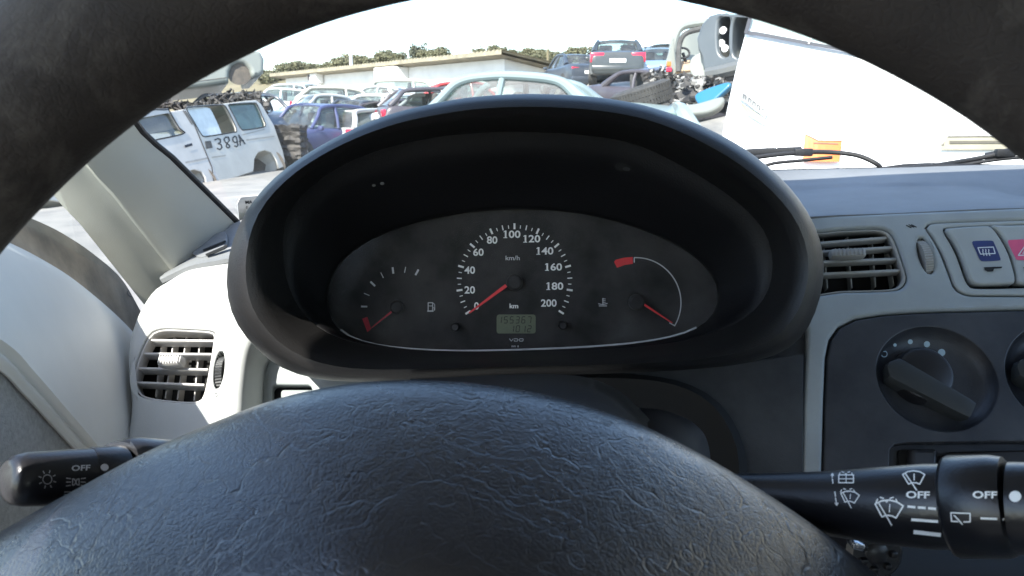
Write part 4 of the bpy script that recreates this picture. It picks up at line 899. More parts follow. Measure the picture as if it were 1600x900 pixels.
def car(label, loc, head, col_m, L=4.1, W=1.66, H=1.42, kind='hatch', gl='glass_d', wheels=True, tilt=(0, 0), name='wrecked_car', group=None, skip=(), doors=2, plate_col=None, lamp=1.0):
    t = thing(name, label, 'car', loc, group, rot=(tilt[0], tilt[1], head))
    hw = W / 2; zs = .22; zc = .93; xr_t = {'hatch': -.30, 'sedan': -.17, 'wagon': -.40}[kind] * L; xr_b = {'hatch': -.44, 'sedan': -.31, 'wagon': -.47}[kind] * L; xw_b = .21 * L; xw_t = .07 * L
    zr = {'hatch': .95, 'sedan': .98, 'wagon': .93}[kind]
    st = [(.5*L, .50, .28, .80), (.492*L, .62, .22, .90), (.46*L, .70, .2, .965), (.38*L, .78, .19, 1), (.21*L, zc, .18, 1), (0, zc + .01, .18, 1), (-.25*L, zr - .02, .18, 1), (xr_b, zr, .19, .985), (-.475*L, zr - (.04 if kind != 'hatch' else .22), .22, .95), (-.495*L, zr - .30, .26, .90), (-.5*L, .46, .30, .84)]
    st = cr([Vector((a, b, c)) for a, b, c, d in st], 34); hws = cr([Vector((a, d, 0)) for a, b, c, d in [(.5*L, 0, 0, .80), (.49*L, 0, 0, .9), (.46*L, 0, 0, .965), (.38*L, 0, 0, 1), (0, 0, 0, 1), (-.38*L, 0, 0, 1), (-.475*L, 0, 0, .95), (-.495*L, 0, 0, .9), (-.5*L, 0, 0, .84)]], 60)
    def hwat(x): return min(hws, key=lambda v: abs(v.x - x)).y * hw
    V = []; prof = [(.80, 0), (.95, .06), (1.0, .30), (1.0, .62), (.985, .86), (.94, .96), (.86, 1.0), (.45, 1.012), (0, 1.018)]
    full = [(s, h) for s, h in prof] + [(-s, h) for s, h in prof[-2::-1]]; m = len(full)
    for s in st:
        h_ = hwat(s.x)
        for a, b in full: V.append(Vector((s.x, a * h_, s.z + (s.y - s.z) * b)))
    F = [(i*m + k, i*m + k+1, (i+1)*m + k+1, (i+1)*m + k) for i in range(len(st)-1) for k in range(m-1)] + [tuple(range(m)), tuple((len(st)-1)*m + k for k in range(m))] + [(i*m, (i+1)*m, (i+1)*m + m-1, i*m + m-1) for i in range(len(st)-1)]
    obj('body', V, F, col_m, t, local=True, sharp=45)
    # greenhouse
    ht = hw * .72; hb = hw * .93
    wb = [Vector((xw_b, s * hb * .93, zc - .01)) for s in (1, -1)]; wt = [Vector((xw_t, s * ht * .95, H - .05)) for s in (1, -1)]
    rb = [Vector((xr_b, s * hb * .9, zr - .01)) for s in (1, -1)]; rt = [Vector((xr_t, s * ht * .95, H - .07)) for s in (1, -1)]
    rows = []
    for i in range(9):
        f = i / 8; x = xw_t + (xr_t - xw_t) * f; z = H - .05 - .02 * f + .05 * math.sin(math.pi * min(1, f * .9 + .08)); wdt = ht * (.95 + .05 * math.sin(math.pi * f))
        rows.append([Vector((x, wdt * k, z - .05 * abs(k) ** 3)) for k in (1, .8, .4, 0, -.4, -.8, -1)])
    V, F = grid(rows); V, F = thicken(V, F, .04, Vector((0, 0, -50)))
    obj('roof', V, F, col_m, t, local=True, sharp=50)
    def pil(nm, a, b, r_): MB().tube([a, a.lerp(b, .5) + Vector((0, .02 * (1 if a.y > 0 else -1), .015)), b], r_, 8).build(nm, col_m, t, local=True)
    xb = .02 * L if doors == 1 else -.02 * L; nwin = []
    for k, s in enumerate((1, -1)):
        up_ = Vector((0, 0, .035)); ou = Vector((0, .02 * s, 0))
        rail = cr([wb[k], wb[k].lerp(wt[k], .5) + up_ * .6 + ou, wt[k].lerp(wb[k], .12) + up_, wt[k].lerp(rt[k], .3) + up_ * 1.1 + ou, wt[k].lerp(rt[k], .7) + up_ * 1.0 + ou, rt[k].lerp(rb[k], .10) + up_ * .8, rt[k].lerp(rb[k], .5) + up_ * .8 + ou, rb[k]], 40)
        MB().tube(rail, [.045 + .012 * i / 39 + (.045 * max(0, (i - 28) / 11) if kind == 'sedan' else .02 * max(0, (i - 28) / 11)) for i in range(40)], 10).build('roof_rail', col_m, t, local=True)
        f = (xb - xw_b) / (xr_b - xw_b); bb = Vector((xb, s * hb, zc)); bt = Vector((xb - .05, s * ht * .99, H - .05)); pil('pillar', bb, bt, .04); nwin += [(wb[k], bb, bt, wt[k]), (bb, rb[k], rt[k], bt)]
    def pane(nm, q, bulge): 
        c = sum(q, Vector()) / 4; n = (q[1] - q[0]).cross(q[3] - q[0]).normalized(); n = n if n.dot(c - Vector((0, 0, .9))) > 0 else -n; rows = []
        for i in range(5):
            a, b = q[0].lerp(q[3], i/4), q[1].lerp(q[2], i/4); rows.append([a.lerp(b, j/4) + n * bulge * math.sin(math.pi * j/4) - n * .006 for j in range(5)])
        V, F = grid(rows); return obj(nm, V, F, M[gl], t, local=True, sharp=0)
    if 'windscreen' not in skip: pane('windscreen', [wb[0], wb[1], wt[1], wt[0]], .06)
    if 'rear_window' not in skip: pane('rear_window', [rb[0], rb[1], rt[1], rt[0]], .05)
    if 'side_window' not in skip:
        for q in nwin: pane('side_window', list(q), .01)
    for s in (1, -1):
        MB().box((.465*L, s * hw * .66, .62), .16, .34, .15, None, .04).build('headlight', M['lamp_c'], t, local=True)
        MB().box((-.482*L, s * hw * .72, .76 if kind != 'wagon' else .8), .09, .30 * lamp, .20 * lamp, None, .03).build('tail_lamp', M['lamp_r'], t, local=True)
        MB().box((.17*L, s * (hw + .07), .95), .10, .16, .12, None, .03).build('mirror', col_m, t, local=True)
        MB().box((.0, s * .36, .80), .5, .46, .16, None, .05).box((-.3, s * .36, 1.0), .14, .44, .6, None, .05).build('seat', M['inside'], t, local=True)
    MB().box((.485*L, 0, .40), .16, W * .9, .18, None, .05).build('front_bumper', M['inside'], t, local=True)
    MB().box((-.485*L, 0, .42), .16, W * .92, .20, None, .05).build('rear_bumper', col_m, t, local=True)
    MB().box((-.498*L, 0, .66), .03, .52, .12, None, .01).build('number_plate', M['plate_w'], t, local=True)
    for s in (1, -1):
        for x in (.31*L, -.30*L):
            MB().tube([(x, s * (hw - .25), .31), (x, s * (hw + .004), .31)], .36, 22).build('wheel_arch', M['inside'], t, local=True)
            if wheels:
                wv_ = MB().tube([(x, s * (hw - .17), .29), (x, s * (hw - .15), .29), (x, s * (hw - .01), .29), (x, s * (hw + .012), .29)], [.26, .29, .29, .26], 24).build('wheel', M['tyre'], t, local=True)
                MB().tube([(x, s * (hw - .05), .29), (x, s * (hw + .018), .29)], [.19, .17], 20).build('rim', M['steel'], wv_, local=True)
    return t
def onground(px, d, py=300):
    p = P(px, py, d); x, y = p.x, p.y; return Vector((x, y, gz(x, y)))
def at_top(px, d, yt, H):                          # stand a car so that its roof comes up to the sight line yt
    q = onground(px, d); q.z = CAM.z + (188 - yt) / FPX * d - H; return q
def hd(dx, dy): return math.atan2(dy, dx)
WH = paint('white_paint', (.50, .50, .48)); BL = paint('blue_paint', (.04, .05, .13)); SV = paint('silver_green_paint', (.17, .22, .225)); DG = paint('dark_green_grey_paint', (.028, .033, .033), .22); GR = paint('graphite_paint', (.05, .042, .05)); RD = paint('red_paint', (.45, .03, .03)); LB3 = paint('light_blue_paint', (.20, .30, .42)); TL = paint('pale_teal_paint', (.20, .25, .245)); WH2 = paint('cream_paint', (.20, .21, .185)); DB = paint('navy_paint', (.035, .045, .06))

# white panel van 389A, built on the frame of its leaning side
B0, B1, T0 = P(336, 288, 15.6), P(446, 261, 18.4), P(281, 164, 15.4)
vu = (B1 - B0).normalized(); vv = (T0 - B0); vh = (vv - vu * vv.dot(vu)); VHt = vh.length; vh.normalize(); vn = vu.cross(vh).normalized(); vn = vn if vn.dot(CAM - B0) > 0 else -vn
van = thing('delivery_van', 'dirty white van with black painted 389A on its side and missing wheels', 'van', B0 - vn * .8)
VP = Plane(B0, B0 + vu, B0 + vh)
def vq(l): return [VP.uv(*a) for a in l]
side = [(60, 260), (65, 225), (120, 200), (213, 184), (300, 168), (385, 157), (400, 156), (408, 162), (428, 195), (442, 235), (446, 252), (445, 260), (436, 263), (432, 250), (424, 238), (414, 235), (404, 238), (398, 248), (397, 263), (396, 268), (340, 287), (336, 288), (323, 290), (321, 278), (315, 268), (304, 265), (293, 268), (286, 280), (284, 300), (240, 310), (120, 320), (60, 310)]
w1 = [(222, 178), (258, 171), (272, 168.5), (282, 190), (290, 208), (262, 215), (245, 218), (232, 200)]
w1 = [(212, 176), (258, 171.5), (264, 173), (280, 200), (288, 208), (250, 217), (232, 217)]
w2 = [(291, 170), (297, 167.5), (345, 164), (352, 166), (362, 185), (370, 204), (362, 207), (324, 213), (316, 212), (304, 192)]
w3 = [(357, 165), (362, 163), (396, 161), (402, 164), (411, 185), (415, 195), (410, 199), (383, 203), (376, 201), (366, 182)]
VPAINT = mat('van_white', (.50, .475, .42), .5, .1, 1.6, c2=(.39, .37, .325))
vs_o = plate('side_panel', VP, vq(dens(side, 8)), [uvs(VP, w1, 40), uvs(VP, w2, 40), uvs(VP, w3, 40)], .06, VPAINT, van, .02, rnd=False, steps=3)
def pane_on(nm, poly, m, lift): q = uvs(VP, poly, 30); return obj(nm, [VP.at(x, lift) for x in q], [tuple(range(30))], m, van, smooth=False)
pane_on('side_window', w1, M['glass_d'], -.05); pane_on('side_window', w3, M['glass_t'], -.035)
for wdo in (w1, w2, w3): q = uvs(VP, wdo, 40); MB().tube([VP.at(x, .0) for x in q] + [VP.at(q[0], 0)], .014, 6).build('window_gasket', M['seal'], van)
slid = [(293, 170), (326, 167), (336, 180), (347, 205), (346, 209), (324, 212), (316, 211), (304, 192)]
pane_on('sliding_pane', slid, mat('whitened_pane', (.55, .58, .56), .35), -.03)
for l, wdh in (([(284, 166), (304, 196), (322, 240), (331, 262), (334, 288)], 1.6), ([(286, 173), (300, 195)], 1.2)): decal('panel_seam', vs_o, fine(stroke(l, wdh), 4), M['grime'], vs_o, .006)
decal('dirt_band', vs_o, fine(stroke([(290, 254), (325, 247)], 3) + stroke([(331, 246), (352, 243)], 2.2) + stroke([(385, 219), (428, 213)], 2.4) + stroke([(378, 211), (413, 202)], 1.6) + stroke([(262, 165), (262, 165)], 1), 5), mat('van_dirt', (.30, .29, .26), .9), vs_o, .005)
for l in ([(289, 229), (299, 226)],): decal('door_handle', vs_o, stroke(l, 4), M['seal'], van, .012)
decal('fuel_flap', vs_o, [[(319.5, 221), (329, 220), (332, 231), (322, 233)]], M['inside'], van, .008)
g = stroke([(335, 219), (340, 216.5), (344, 218), (344, 222.5), (340.5, 224.5), (345, 226), (346.5, 230.5), (343.5, 234), (339, 232)], 2.1)
g += stroke([(352, 214.5), (349.5, 218), (352, 222.5), (358, 227), (358.5, 230), (355.5, 231.5), (353, 229), (354.5, 224), (358, 219.5), (356.5, 214.5), (352, 214.5)], 2.0)
g += stroke([(370, 222), (366.5, 223), (363.5, 220), (363.5, 215.5), (366.5, 213), (369, 214.5), (370.5, 222), (371.5, 227), (369.5, 229.5), (366, 228)], 2.0)
g += stroke([(375, 227.5), (375, 219), (372.5, 211), (382.5, 225)], 2.0) + stroke([(373, 221), (380.5, 219.5)], 1.8)
decal('painted_number', vs_o, fine(g, 2), M['seal'], van, .008)
# the van's other surfaces
q = [VP.at(x, -.03) for x in vq(dens(side, 8))]; q2 = [p - vn * 1.5 for p in q]; n = len(q)
hull_top = [i for i in range(n)]
obj('shell', q + q2, [(i, (i+1) % n, n + (i+1) % n, n + i) for i in range(n)] , VPAINT, van, sharp=30)
q = [VP.at(x, -1.5) for x in vq(dens(side, 8))]
plate('far_side', Plane(VP.o - vn * 1.5, VP.o - vn * 1.5 + vu, VP.o - vn * 1.5 + vh), [x for x in vq(dens(side, 8))], [uvs(VP, w1, 40), uvs(VP, w2, 40), uvs(VP, w3, 40)], .04, VPAINT, van, .005, rnd=False)
for (cx_, cy_) in ((414, 262), (302, 292)): MB().tube([VP.hit(cx_, cy_, -.34), VP.hit(cx_, cy_, -.55)], .46, 20).build('wheel_well', M['grime'], van)

# stack behind/above the van: cream body shell on crushed wreckage
top_v = P(330, 118, 21)
cs = thing('upturned_body', 'cream vehicle shell stacked above the white van with brown wheel arch', 'car body', P(330, 150, 21))
CP = Plane(P(240, 150, 20.5), P(420, 120, 22), P(300, 80, 21))
co_ = [(150, 178), (200, 130), (260, 112), (320, 88), (350, 80), (395, 77), (408, 80), (414, 92), (413, 112), (406, 119), (394, 120), (390, 106), (381, 98), (372, 97), (363, 102), (359, 112), (358, 128), (320, 134), (250, 142), (170, 190)]
plate('shell_side', CP, [CP.uv(*a) for a in dens(co_, 6)], (), 1.4, WH2, cs, .12, rnd=False, steps=4)
obj('arch_liner', [CP.at(CP.uv(*a), -.12) for a in ell(376, 114, 19, 17, 24)], [tuple(range(24))], M['grime'], cs, smooth=False)
decal('seam', CP, stroke([(321, 106), (322, 120)], 1) + stroke([(300, 128), (355, 121)], 1), M['grime'], cs, .01)
def heap(label, boxes, n, seed, m, sz=(.12, .4), name='scrap_heap'):
    rr = random.Random(seed); mb = MB()
    for i in range(n):
        (x0, y0, x1, y1, d0, d1) = rr.choice(boxes); p = P(rr.uniform(x0, x1), rr.uniform(y0, y1), rr.uniform(d0, d1)); Mr = Matrix.Rotation(rr.uniform(0, 6.28), 3, Vector((rr.gauss(0, 1), rr.gauss(0, 1), rr.gauss(0, 1))).normalized())
        q_ = rr.random(); s_ = rr.uniform(*sz)
        if q_ < .45:                                   # crumpled sheet
            g = [[p + Mr @ Vector(((i - 1.5) * s_ * .4 + rr.gauss(0, .12) * s_, (j - 1.5) * s_ * .28 + rr.gauss(0, .12) * s_, rr.gauss(0, .16) * s_)) for j in range(4)] for i in range(4)]
            mb.add(*grid(g))
        elif q_ < .6: mb.box(p, s_ * .6, s_ * .4, s_ * .3, Mr, s_ * .05)
        elif q_ < .75: a = Mr @ Vector((1, 0, 0)); mb.tube([p, p + a * s_ * .15, p + a * s_ * .3], [s_ * .3, s_ * .32, s_ * .24], 10)
        else: a = Mr @ Vector((1, 0, 0)); b_ = Mr @ Vector((0, 1, 0)); mb.tube([p - a * s_, p + b_ * s_ * .3, p + a * s_ * .8, p + a * s_ + b_ * s_ * .4], rr.uniform(.012, .05), 6)
    o = mb.build(name, m); o['kind'] = 'stuff'; o['label'] = label; return o
heap('crushed dark wreckage stacked between the white van and the cream shell', [(215, 160, 420, 172, 19.4, 20.2), (330, 148, 405, 168, 19.6, 20.3)], 420, 3, M['scrap'], (.06, .25))
cw = onground(402, 22); cw.z = .42; car('dark crushed car stacked right behind the white van tail', cw, hd(.8, -.55), DB, 3.9, 1.62, 1.38, 'hatch', skip=('side_window', 'windscreen'), tilt=(R(4), R(5)), wheels=False)
cw = onground(436, 24); cw.z = .0; car('black wreck on the ground below the crushed car', cw, hd(.7, -.6), DG, 3.9, 1.62, 1.2, 'sedan', skip=('side_window',), wheels=False)
bl = P(455, 222, 19.2); bm = bmesh.new(); bmesh.ops.create_cube(bm, size=1); bmesh.ops.subdivide_edges(bm, edges=bm.edges[:], cuts=13, use_grid_fill=True)
for v in bm.verts:
    q = Vector((v.co.x * .62, v.co.y * .7, v.co.z * .78)); n_ = v.co.normalized(); k = .06 * noise.noise(q * 9) + .035 * noise.noise(q * 23) + .03 * math.sin(q.z * 38 + 3 * noise.noise(q * 4)); v.co = q + n_ * k
bm.verts.index_update(); bv_ = [v.co + bl for v in bm.verts]; bf_ = [[v.index for v in f.verts] for f in bm.faces]; bm.free()
tag(obj('crushed_bale', bv_, bf_, M['scrap'], sharp=30), 'dark crushed metal bale between the white van and the blue hatchback', 'scrap bale')

car('dusty blue hatchback parked behind the white van', onground(497, 21.5), hd(-.55, -.83), BL, 3.9, 1.68, 1.52, 'hatch', tilt=(R(-2), 0))
car('sunlit white car beyond the blue hatchback', onground(462, 29), hd(-.9, -.5), WH, 4.2, 1.68, 1.62, 'sedan')
car('dark blue saloon bonnet just behind the blue hatchback', onground(522, 27), hd(.9, -.3), DB, 4.2, 1.66, 1.35, 'sedan')
car('small white estate with red tail lamp left of the binnacle top', onground(578, 23), hd(.35, .93), WH, 3.8, 1.6, 1.42, 'wagon')
ls_ = [((520, 33, -.9, -.3), WH, 'hatch', 'white hatchback parked nearest the workshop end wall on the left'), ((575, 31, .8, -.5), WH, 'sedan', 'white saloon with raised bonnet in front of the workshop window'),
       ((618, 34, -.8, .4), WH, 'wagon', 'white estate wreck below the workshop cooling unit'), ((640, 29, -.7, -.6), WH, 'hatch', 'white stripped hatchback beside the scrap heap')]
for (px, d, a, b), m, kd, lb in ls_: 
    p = onground(px, d); p.z += .55; car(lb, p, hd(a, b), m, 4.0, 1.64, 1.45, kd, name='wrecked_car', group='white wrecks in front of the workshop')
PG = paint('pale_grey_paint', (.36, .37, .37)); BG = paint('pale_beige_paint', (.42, .40, .34))
more = [(440, 34, 140, -.95, -.3, WH, 'wagon', 'white estate at the far left end of the wreck rows'), (486, 36, 134, .9, -.4, PG, 'hatch', 'pale grey hatchback behind the sunlit white car'), (505, 25.5, 150, -.8, -.6, PG, 'sedan', 'pale grey saloon directly behind the blue hatchback roof'),
        (548, 28, 141, .95, .25, BG, 'hatch', 'beige hatchback left of the white saloon wreck'), (560, 25, 158, -.6, -.8, DB, 'sedan', 'dark saloon between the blue hatchback and the white estate'), (600, 29, 138, -.95, .2, PG, 'sedan', 'pale grey saloon stacked behind the small white estate'),
        (628, 25, 150, .8, -.6, WH, 'hatch', 'white hatchback left of the graphite hatchback'), (655, 33, 128, .95, .1, BG, 'wagon', 'beige estate stacked in front of the workshop wall'), (604, 24, 160, -.7, -.7, GR, 'hatch', 'graphite wreck low beside the small white estate'), (660, 23, 152, -.9, -.2, PG, 'sedan', 'pale stripped saloon in front of the graphite hatchback')]
for px, d, yt, a, b, m, kd, lb in more:
    car(lb, at_top(px, d, yt, 1.42), hd(a, b), m, 4.0, 1.62, 1.42, kd, group='packed wrecks in the middle of the yard', tilt=(R(rnd.uniform(-5, 5)), R(rnd.uniform(-4, 4))), skip=('windscreen',) if rnd.random() < .4 else ())
heap('low heap of pale and dark car parts in front of the white wrecks', [(590, 162, 660, 178, 24, 26)], 160, 6, M['scrap'], (.06, .3))
p = onground(690, 22.5); p.z += .55
car('graphite small hatchback with doors lifted off, stacked beside the red car', p, hd(.75, .3), GR, 3.6, 1.58, 1.42, 'hatch', skip=('side_window',))
p = onground(738, 27); p.z += .9; car('red hatchback behind the graphite one', p, hd(.8, .2), RD, 3.6, 1.6, 1.42, 'hatch')
p = onground(758, 31); p.z += .8; car('grey saloon roof left of the silver car roof', p, hd(.9, .2), GR, 4.1, 1.6, 1.4, 'sedan')
# nearest: silver-green saloon
car('silver green saloon just in front, its roof above the binnacle', Vector((-.1, 10.0, .14)), hd(-.97, .24), SV, 4.4, 1.72, 1.5, 'sedan', skip=('rear_window',))
# tyre on it
ty = thing('tyre', 'old worn tyre lying on the pale teal hatchback roof', 'tyre', P(1004, 172, 6.8)); c = P(1003, 152, 6.8); ax = Vector((-.30, -.04, .95)).normalized(); e1 = ax.orthogonal().normalized(); e2 = ax.cross(e1)
rows_ = [(.17, -.085), (.21, -.098), (.27, -.095), (.30, -.075), (.305, -.045), (.298, -.04), (.298, -.034), (.308, -.03), (.31, 0), (.302, .004), (.302, .01), (.308, .014), (.305, .045), (.298, .05), (.30, .075), (.27, .095), (.21, .098), (.17, .085), (.165, 0)]
n = 48; V = [c + (e1 * math.cos(2*math.pi*k/n) + e2 * math.sin(2*math.pi*k/n)) * r_ * .85 + ax * h * .95 for r_, h in rows_ for k in range(n)]; m = len(rows_)
obj('carcass', V, [(i*n + k, i*n + (k+1) % n, ((i+1) % m)*n + (k+1) % n, ((i+1) % m)*n + k) for i in range(m) for k in range(n)], M['tyre'], ty, sharp=40)
mb = MB()
for k in range(60): a = 2*math.pi*k/60; rad = e1 * math.cos(a) + e2 * math.sin(a); mb.box(c + rad * .255, .016, .016, .15, Matrix((rad, ax.cross(rad), ax)).transposed())
mb.build('tread', M['tyre'], ty)
# dark saloon seen from behind, on the bank
car('dark green grey saloon seen from behind with red tail lamps and white plate', at_top(957, 28, 72, 1.45), hd(.10, .99), DG, 4.6, 1.80, 1.45, 'sedan', lamp=1.5)
car('dark grey saloon half hidden left of the dark green saloon', at_top(892, 32, 92, 1.42), hd(-.25, .97), DB, 4.3, 1.68, 1.42, 'sedan')
car('light blue wreck with open front right of the dark saloon', at_top(1022, 29, 82, 1.4), hd(-.15, -.98), LB3, 4.0, 1.6, 1.4, 'hatch')
car('dark teal car roof behind the light blue wreck', at_top(1046, 37, 78, 1.42), hd(.9, .2), DG, 4.0, 1.66, 1.42, 'hatch')
car('grey wreck below the light blue one beside the tyre', at_top(1020, 21, 112, 1.35), hd(.6, -.8), GR, 3.9, 1.6, 1.35, 'sedan', skip=('side_window', 'windscreen'), tilt=(R(6), R(3)), wheels=False)
M['alu'] = mat('cast_aluminium', (.30, .29, .27), .55, .3, 6, .4, 40, c2=(.12, .11, .10)); boxes8 = [(1012, 114, 1062, 150, 14.5, 16), (1046, 122, 1135, 178, 10, 13.5), (1060, 132, 1130, 160, 9.5, 12)]
heap('tangled dark engine and body scrap under the cut off cab', boxes8, 420, 8, M['scrap'], (.04, .22)); heap('pale metal scrap pieces tangled under the cut off cab', boxes8, 260, 9, M['alu'], (.03, .2))
# cut-off cab with steering wheel
cb = thing('cut_off_cab', 'pale cut off van cab with a bare steering wheel showing', 'vehicle cab', P(1075, 130, 15))
def bar(nm, l, r_, m, par, k=20): return MB().tube(cr(pts(l), k), r_, 9).build(nm, m, par)
bar('roof_arch', [(1048, 118, 15), (1051, 80, 15), (1056, 55, 15), (1066, 42, 15), (1085, 37, 15), (1105, 35, 15)], .075, WH2, cb); bar('door_frame', [(1060, 112, 14.7), (1061, 75, 14.7), (1066, 58, 14.7), (1076, 50, 14.7), (1100, 44, 14.7)], .05, M['inside'], cb)
loft('rear_wall', [[(1056, 62, 15.6), (1075, 50, 15.6), (1105, 44, 15.8)], [(1056, 90, 15.6), (1078, 88, 15.6), (1110, 86, 15.8)], [(1056, 125, 15.6), (1078, 125, 15.6), (1112, 125, 15.8)]], 8, 8, WH2, cb, .05)
loft('side_panel', [[(1042, 92, 14.9), (1049, 70, 14.9), (1052, 58, 14.9)], [(1041, 108, 14.9), (1049, 108, 14.9), (1056, 108, 14.9)], [(1041, 130, 14.9), (1050, 130, 14.9), (1060, 130, 14.9)]], 8, 8, WH2, cb, .05)
loft('dash_panel', [[(1056, 98, 14.9), (1075, 94, 14.9), (1092, 96, 14.9)], [(1056, 112, 14.7), (1075, 110, 14.7), (1092, 110, 14.7)]], 8, 6, mat('cab_brown', (.36, .25, .16), .8), cb, .05)
bar('steering_wheel', [(1067 + 10*math.cos(a*.3), 83 + 8*math.sin(a*.3) * 1.0, 14.75) for a in range(22)], .02, M['seal'], cb, 40); bar('steering_column', [(1067, 83, 14.8), (1072, 98, 14.9)], .03, M['seal'], cb)
plt_ = Plane(P(1042, 110, 14.8), P(1055, 110, 14.8), P(1042, 60, 14.8)); plate('marker_lamp', plt_, rrect(1040.5, 106, 1049, 113, 1.5), (), .05, M['lamp_r'], cb, .01, rnd=False, lift=.05); plate('marker_lamp', plt_, rrect(1041, 97, 1048, 104.5, 1.5), (), .05, M['lamp_o'], cb, .01, rnd=False, lift=.05)
# grey half shell standing upright
gs = thing('half_car_shell', 'dark grey cut car body standing on end left of the white truck', 'car body', P(1130, 125, 11))
GP2 = Plane(P(1100, 60, 11), P(1170, 60, 10.6), P(1105, 125, 11))
so = [(1088, 60), (1096, 38), (1108, 24), (1122, 20), (1200, 24), (1200, 118), (1160, 120), (1118, 119), (1104, 118), (1098, 108), (1096, 90), (1090, 78)]
plate('body_side', GP2, [GP2.uv(*a) for a in dens(so, 5)], [uvs(GP2, [(1123, 32), (1129, 26), (1139, 28), (1140, 60), (1138, 86), (1130, 88), (1123, 80), (1121, 55)], 30), uvs(GP2, [(1148, 30), (1175, 30), (1170, 85), (1146, 84)], 24)], .5, paint('shell_grey', (.06, .07, .075)), gs, .04, rnd=False)
obj('inner_panel', [GP2.at(GP2.uv(*a), -.42) for a in [(1115, 22), (1200, 22), (1196, 100), (1112, 100)]], [(0, 1, 2, 3)], WH2, gs, smooth=False)
for a in ((1131, 48), (1128, 68), (1134, 76)): MB().disc(GP2.hit(*a, -.1), GP2.n, .05, .05, .03, 14).build('hole_cover', M['lamp_c'], gs)
bar('sill_tube', [(1104, 116, 10.8), (1125, 112, 10.7), (1150, 106, 10.6), (1175, 100, 10.5)], .09, paint('sill_grey', (.08, .085, .085)), gs)
plate('wing_panel', Plane(P(1080, 100, 11.3), P(1110, 100, 11.2), P(1085, 130, 11.3)), [(1080, 92), (1092, 84), (1099, 92), (1102, 110), (1100, 121), (1084, 119), (1078, 108)], (), .05, WH2, gs, .01)
# blue fender and pale teal hatchback tail
fe = plate('loose_fender', Plane(P(1090, 150, 8.6), P(1130, 135, 8.4), P(1095, 165, 8.5)), [(1086, 148), (1104, 138), (1135, 128), (1140, 132), (1126, 146), (1112, 158), (1098, 163), (1089, 160)], (), .06, paint('bright_blue', (.015, .13, .24)), None, .02); tag(fe, 'bright blue loose fender lying on the scrap left of the truck', 'fender')
fe = plate('loose_bumper', Plane(P(1050, 168, 8.2), P(1120, 160, 8.2), P(1055, 180, 8.1)), [(1040, 172), (1060, 164), (1090, 160), (1128, 150), (1130, 160), (1110, 172), (1070, 176)], (), .08, WH2, None, .03); tag(fe, 'pale bumper lying under the blue fender', 'bumper')
car('pale teal hatchback tail with red lamp right of the binnacle top', Vector((.88, 7.2, -.12)), hd(.12, .99), TL, 3.4, 1.56, 1.36, 'hatch', gl='glass_t')

# unseen cream wall, added right of the truck to warm the wheel pad's reflection
bwm = mat('cream_render', (.62, .55, .42), .9, .1, 1.2, .3, 30); bw_ = thing('added_reflection_wall', 'unseen cream wall added beyond the white truck for the pad to reflect', 'wall', (6.2, 7, 0))
MB().box((6.2, 7.2, 1.5), .25, 12, 3.4, None, .02).build('wall_panel', bwm, bw_, smooth=False); MB().box((6.2, 7.2, 3.26), .38, 12.1, .12, None, .02).build('coping', bwm, bw_, smooth=False)
# ------------------------------------------------------------------ white truck front
tk = thing('white_truck', 'sunlit white truck cab front filling the right of the windscreen', 'truck', P(1300, 420, 4.2))
M['truck'] = mat('truck_white', (.80, .79, .76), .4, .03, 1.5, coat=.3)
colx = [(1192, .0, 5.9), (1168, 0, 4.6), (1150, 0, 4.05), (1162, 0, 3.86), (1260, 0, 3.70), (1420, 0, 3.62), (1640, 0, 3.62), (1900, 0, 3.70)]
rows = []
for py, sh, dd in ((-130, 34, .55), (-40, 28, .42), (20, 22, .30), (58, 15, .20), (100, 4, .10), (150, -8, .05), (200, -18, .02), (245, -26, 0), (262, -29, 0), (330, -34, .03), (460, -36, .06)):
    rows.append([(x + (sh if i < 5 else 0), py + (x - 1170) * (.13 if py < 120 else .05) , d + dd) for i, (x, _, d) in enumerate(colx)])
tb = loft('cab_shell', rows, 70, 50, M['truck'], tk, .02, sharp=0)
bvt = [tb]
decal('windscreen', tb, fine([[Vector(a) for a in q_] for q_ in ([(1181, 20), (1262, 34), (1262, 68), (1174, 48)], [(1262, 34), (1400, 60), (1400, 92), (1262, 68)], [(1400, 60), (1700, 100), (1700, 132), (1400, 92)], [(1181, -60), (1262, -46), (1262, 34), (1181, 20)], [(1262, -46), (1400, -20), (1400, 60), (1262, 34)])], 6), M['glass_d'], tk, .02)
decal('windscreen_seal', tb, fine(stroke([(1177, 30), (1170, 56), (1262, 74), (1330, 86), (1400, 98), (1700, 140)], 6), 8), mat('grey_gasket', (.05, .05, .055), .7), tk, .024)
decal('pillar_mark', tb, stroke([(1268, 62), (1262, 76)], 2.0), M['slat'], tk, .03)
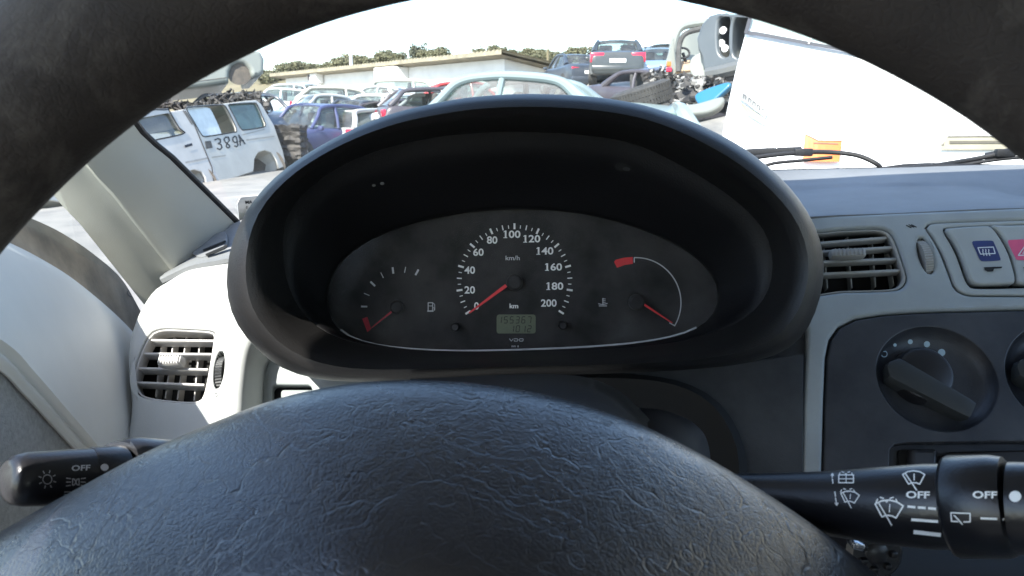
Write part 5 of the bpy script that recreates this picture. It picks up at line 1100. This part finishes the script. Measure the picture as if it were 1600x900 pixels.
bd = decal('badge', tb, fine([[Vector(a) for a in ((1163, 147), (1201, 178), (1197, 187), (1157, 156))]], 6), mat('badge_grey', (.22, .22, .21), .4), tk, .02)
s = []
for k in range(5): x, y = 1166 + 6.6*k, 153.5 + 5.4*k; s += stroke([(x, y - 3), (x - 1, y + 3)], 1.2) + stroke([(x, y - 3), (x + 3.4, y), (x + 2.4, y + 4.5)], 1.1)
decal('badge_letters', tb, s, mat('badge_letter', (.07, .07, .07), .5), bd, .026)
decal('badge_painted_shadow', tb, fine([[Vector(a) for a in ((1156, 160), (1198, 190), (1195, 198), (1170, 182))]], 5), mat('badge_shadow_yellow', (.26, .25, .15), .5), tk, .02)  # yellowish shadow and reflection below the badge, painted as a strip
ind = decal('indicator_lens', tb, fine([[Vector(a) for a in q_] for q_ in ([(1256, 214), (1276, 223), (1274, 256), (1252, 256)], [(1276, 223), (1313, 224), (1308, 256), (1274, 256)])], 3), M['lamp_o'], tk, .035)
decal('lens_ridge', tb, stroke([(1256, 214), (1276, 224), (1312, 224.5)], 1.2) + stroke([(1270, 228), (1306, 229)], 1.6), M['grime'], ind, .038)
gr = decal('grille_panel', tb, fine([[Vector(a) for a in ((1476, 216), (1720, 214), (1720, 236), (1464, 236))]], 10), mat('grille_cream', (.26, .235, .17), .6), tk, .02)
decal('grille_slot', tb, fine(stroke([(1480, 225), (1720, 224)], 4.2) + stroke([(1476, 216), (1720, 214.5)], 1.4) + stroke([(1462, 226), (1470, 221), (1470, 229), (1462, 228)], 1.4), 8), mat('grille_shadow', (.08, .07, .05), .7), gr, .025)
bp_ = loft('bumper', [[(1090, 300, 3.95), (1250, 305, 3.62), (1640, 300, 3.52), (1900, 296, 3.6)], [(1090, 340, 3.93), (1250, 345, 3.58), (1640, 340, 3.48), (1900, 336, 3.56)], [(1092, 390, 3.95), (1250, 395, 3.62), (1640, 390, 3.52), (1900, 386, 3.6)]], 30, 8, M['truck'], tk, .03)
for px in (1240, 1750): 
    c = P(px, 470, 4.3); MB().tube([c - RT * .11, c + RT * .11], .36, 24).build('wheel', M['tyre'], tk)
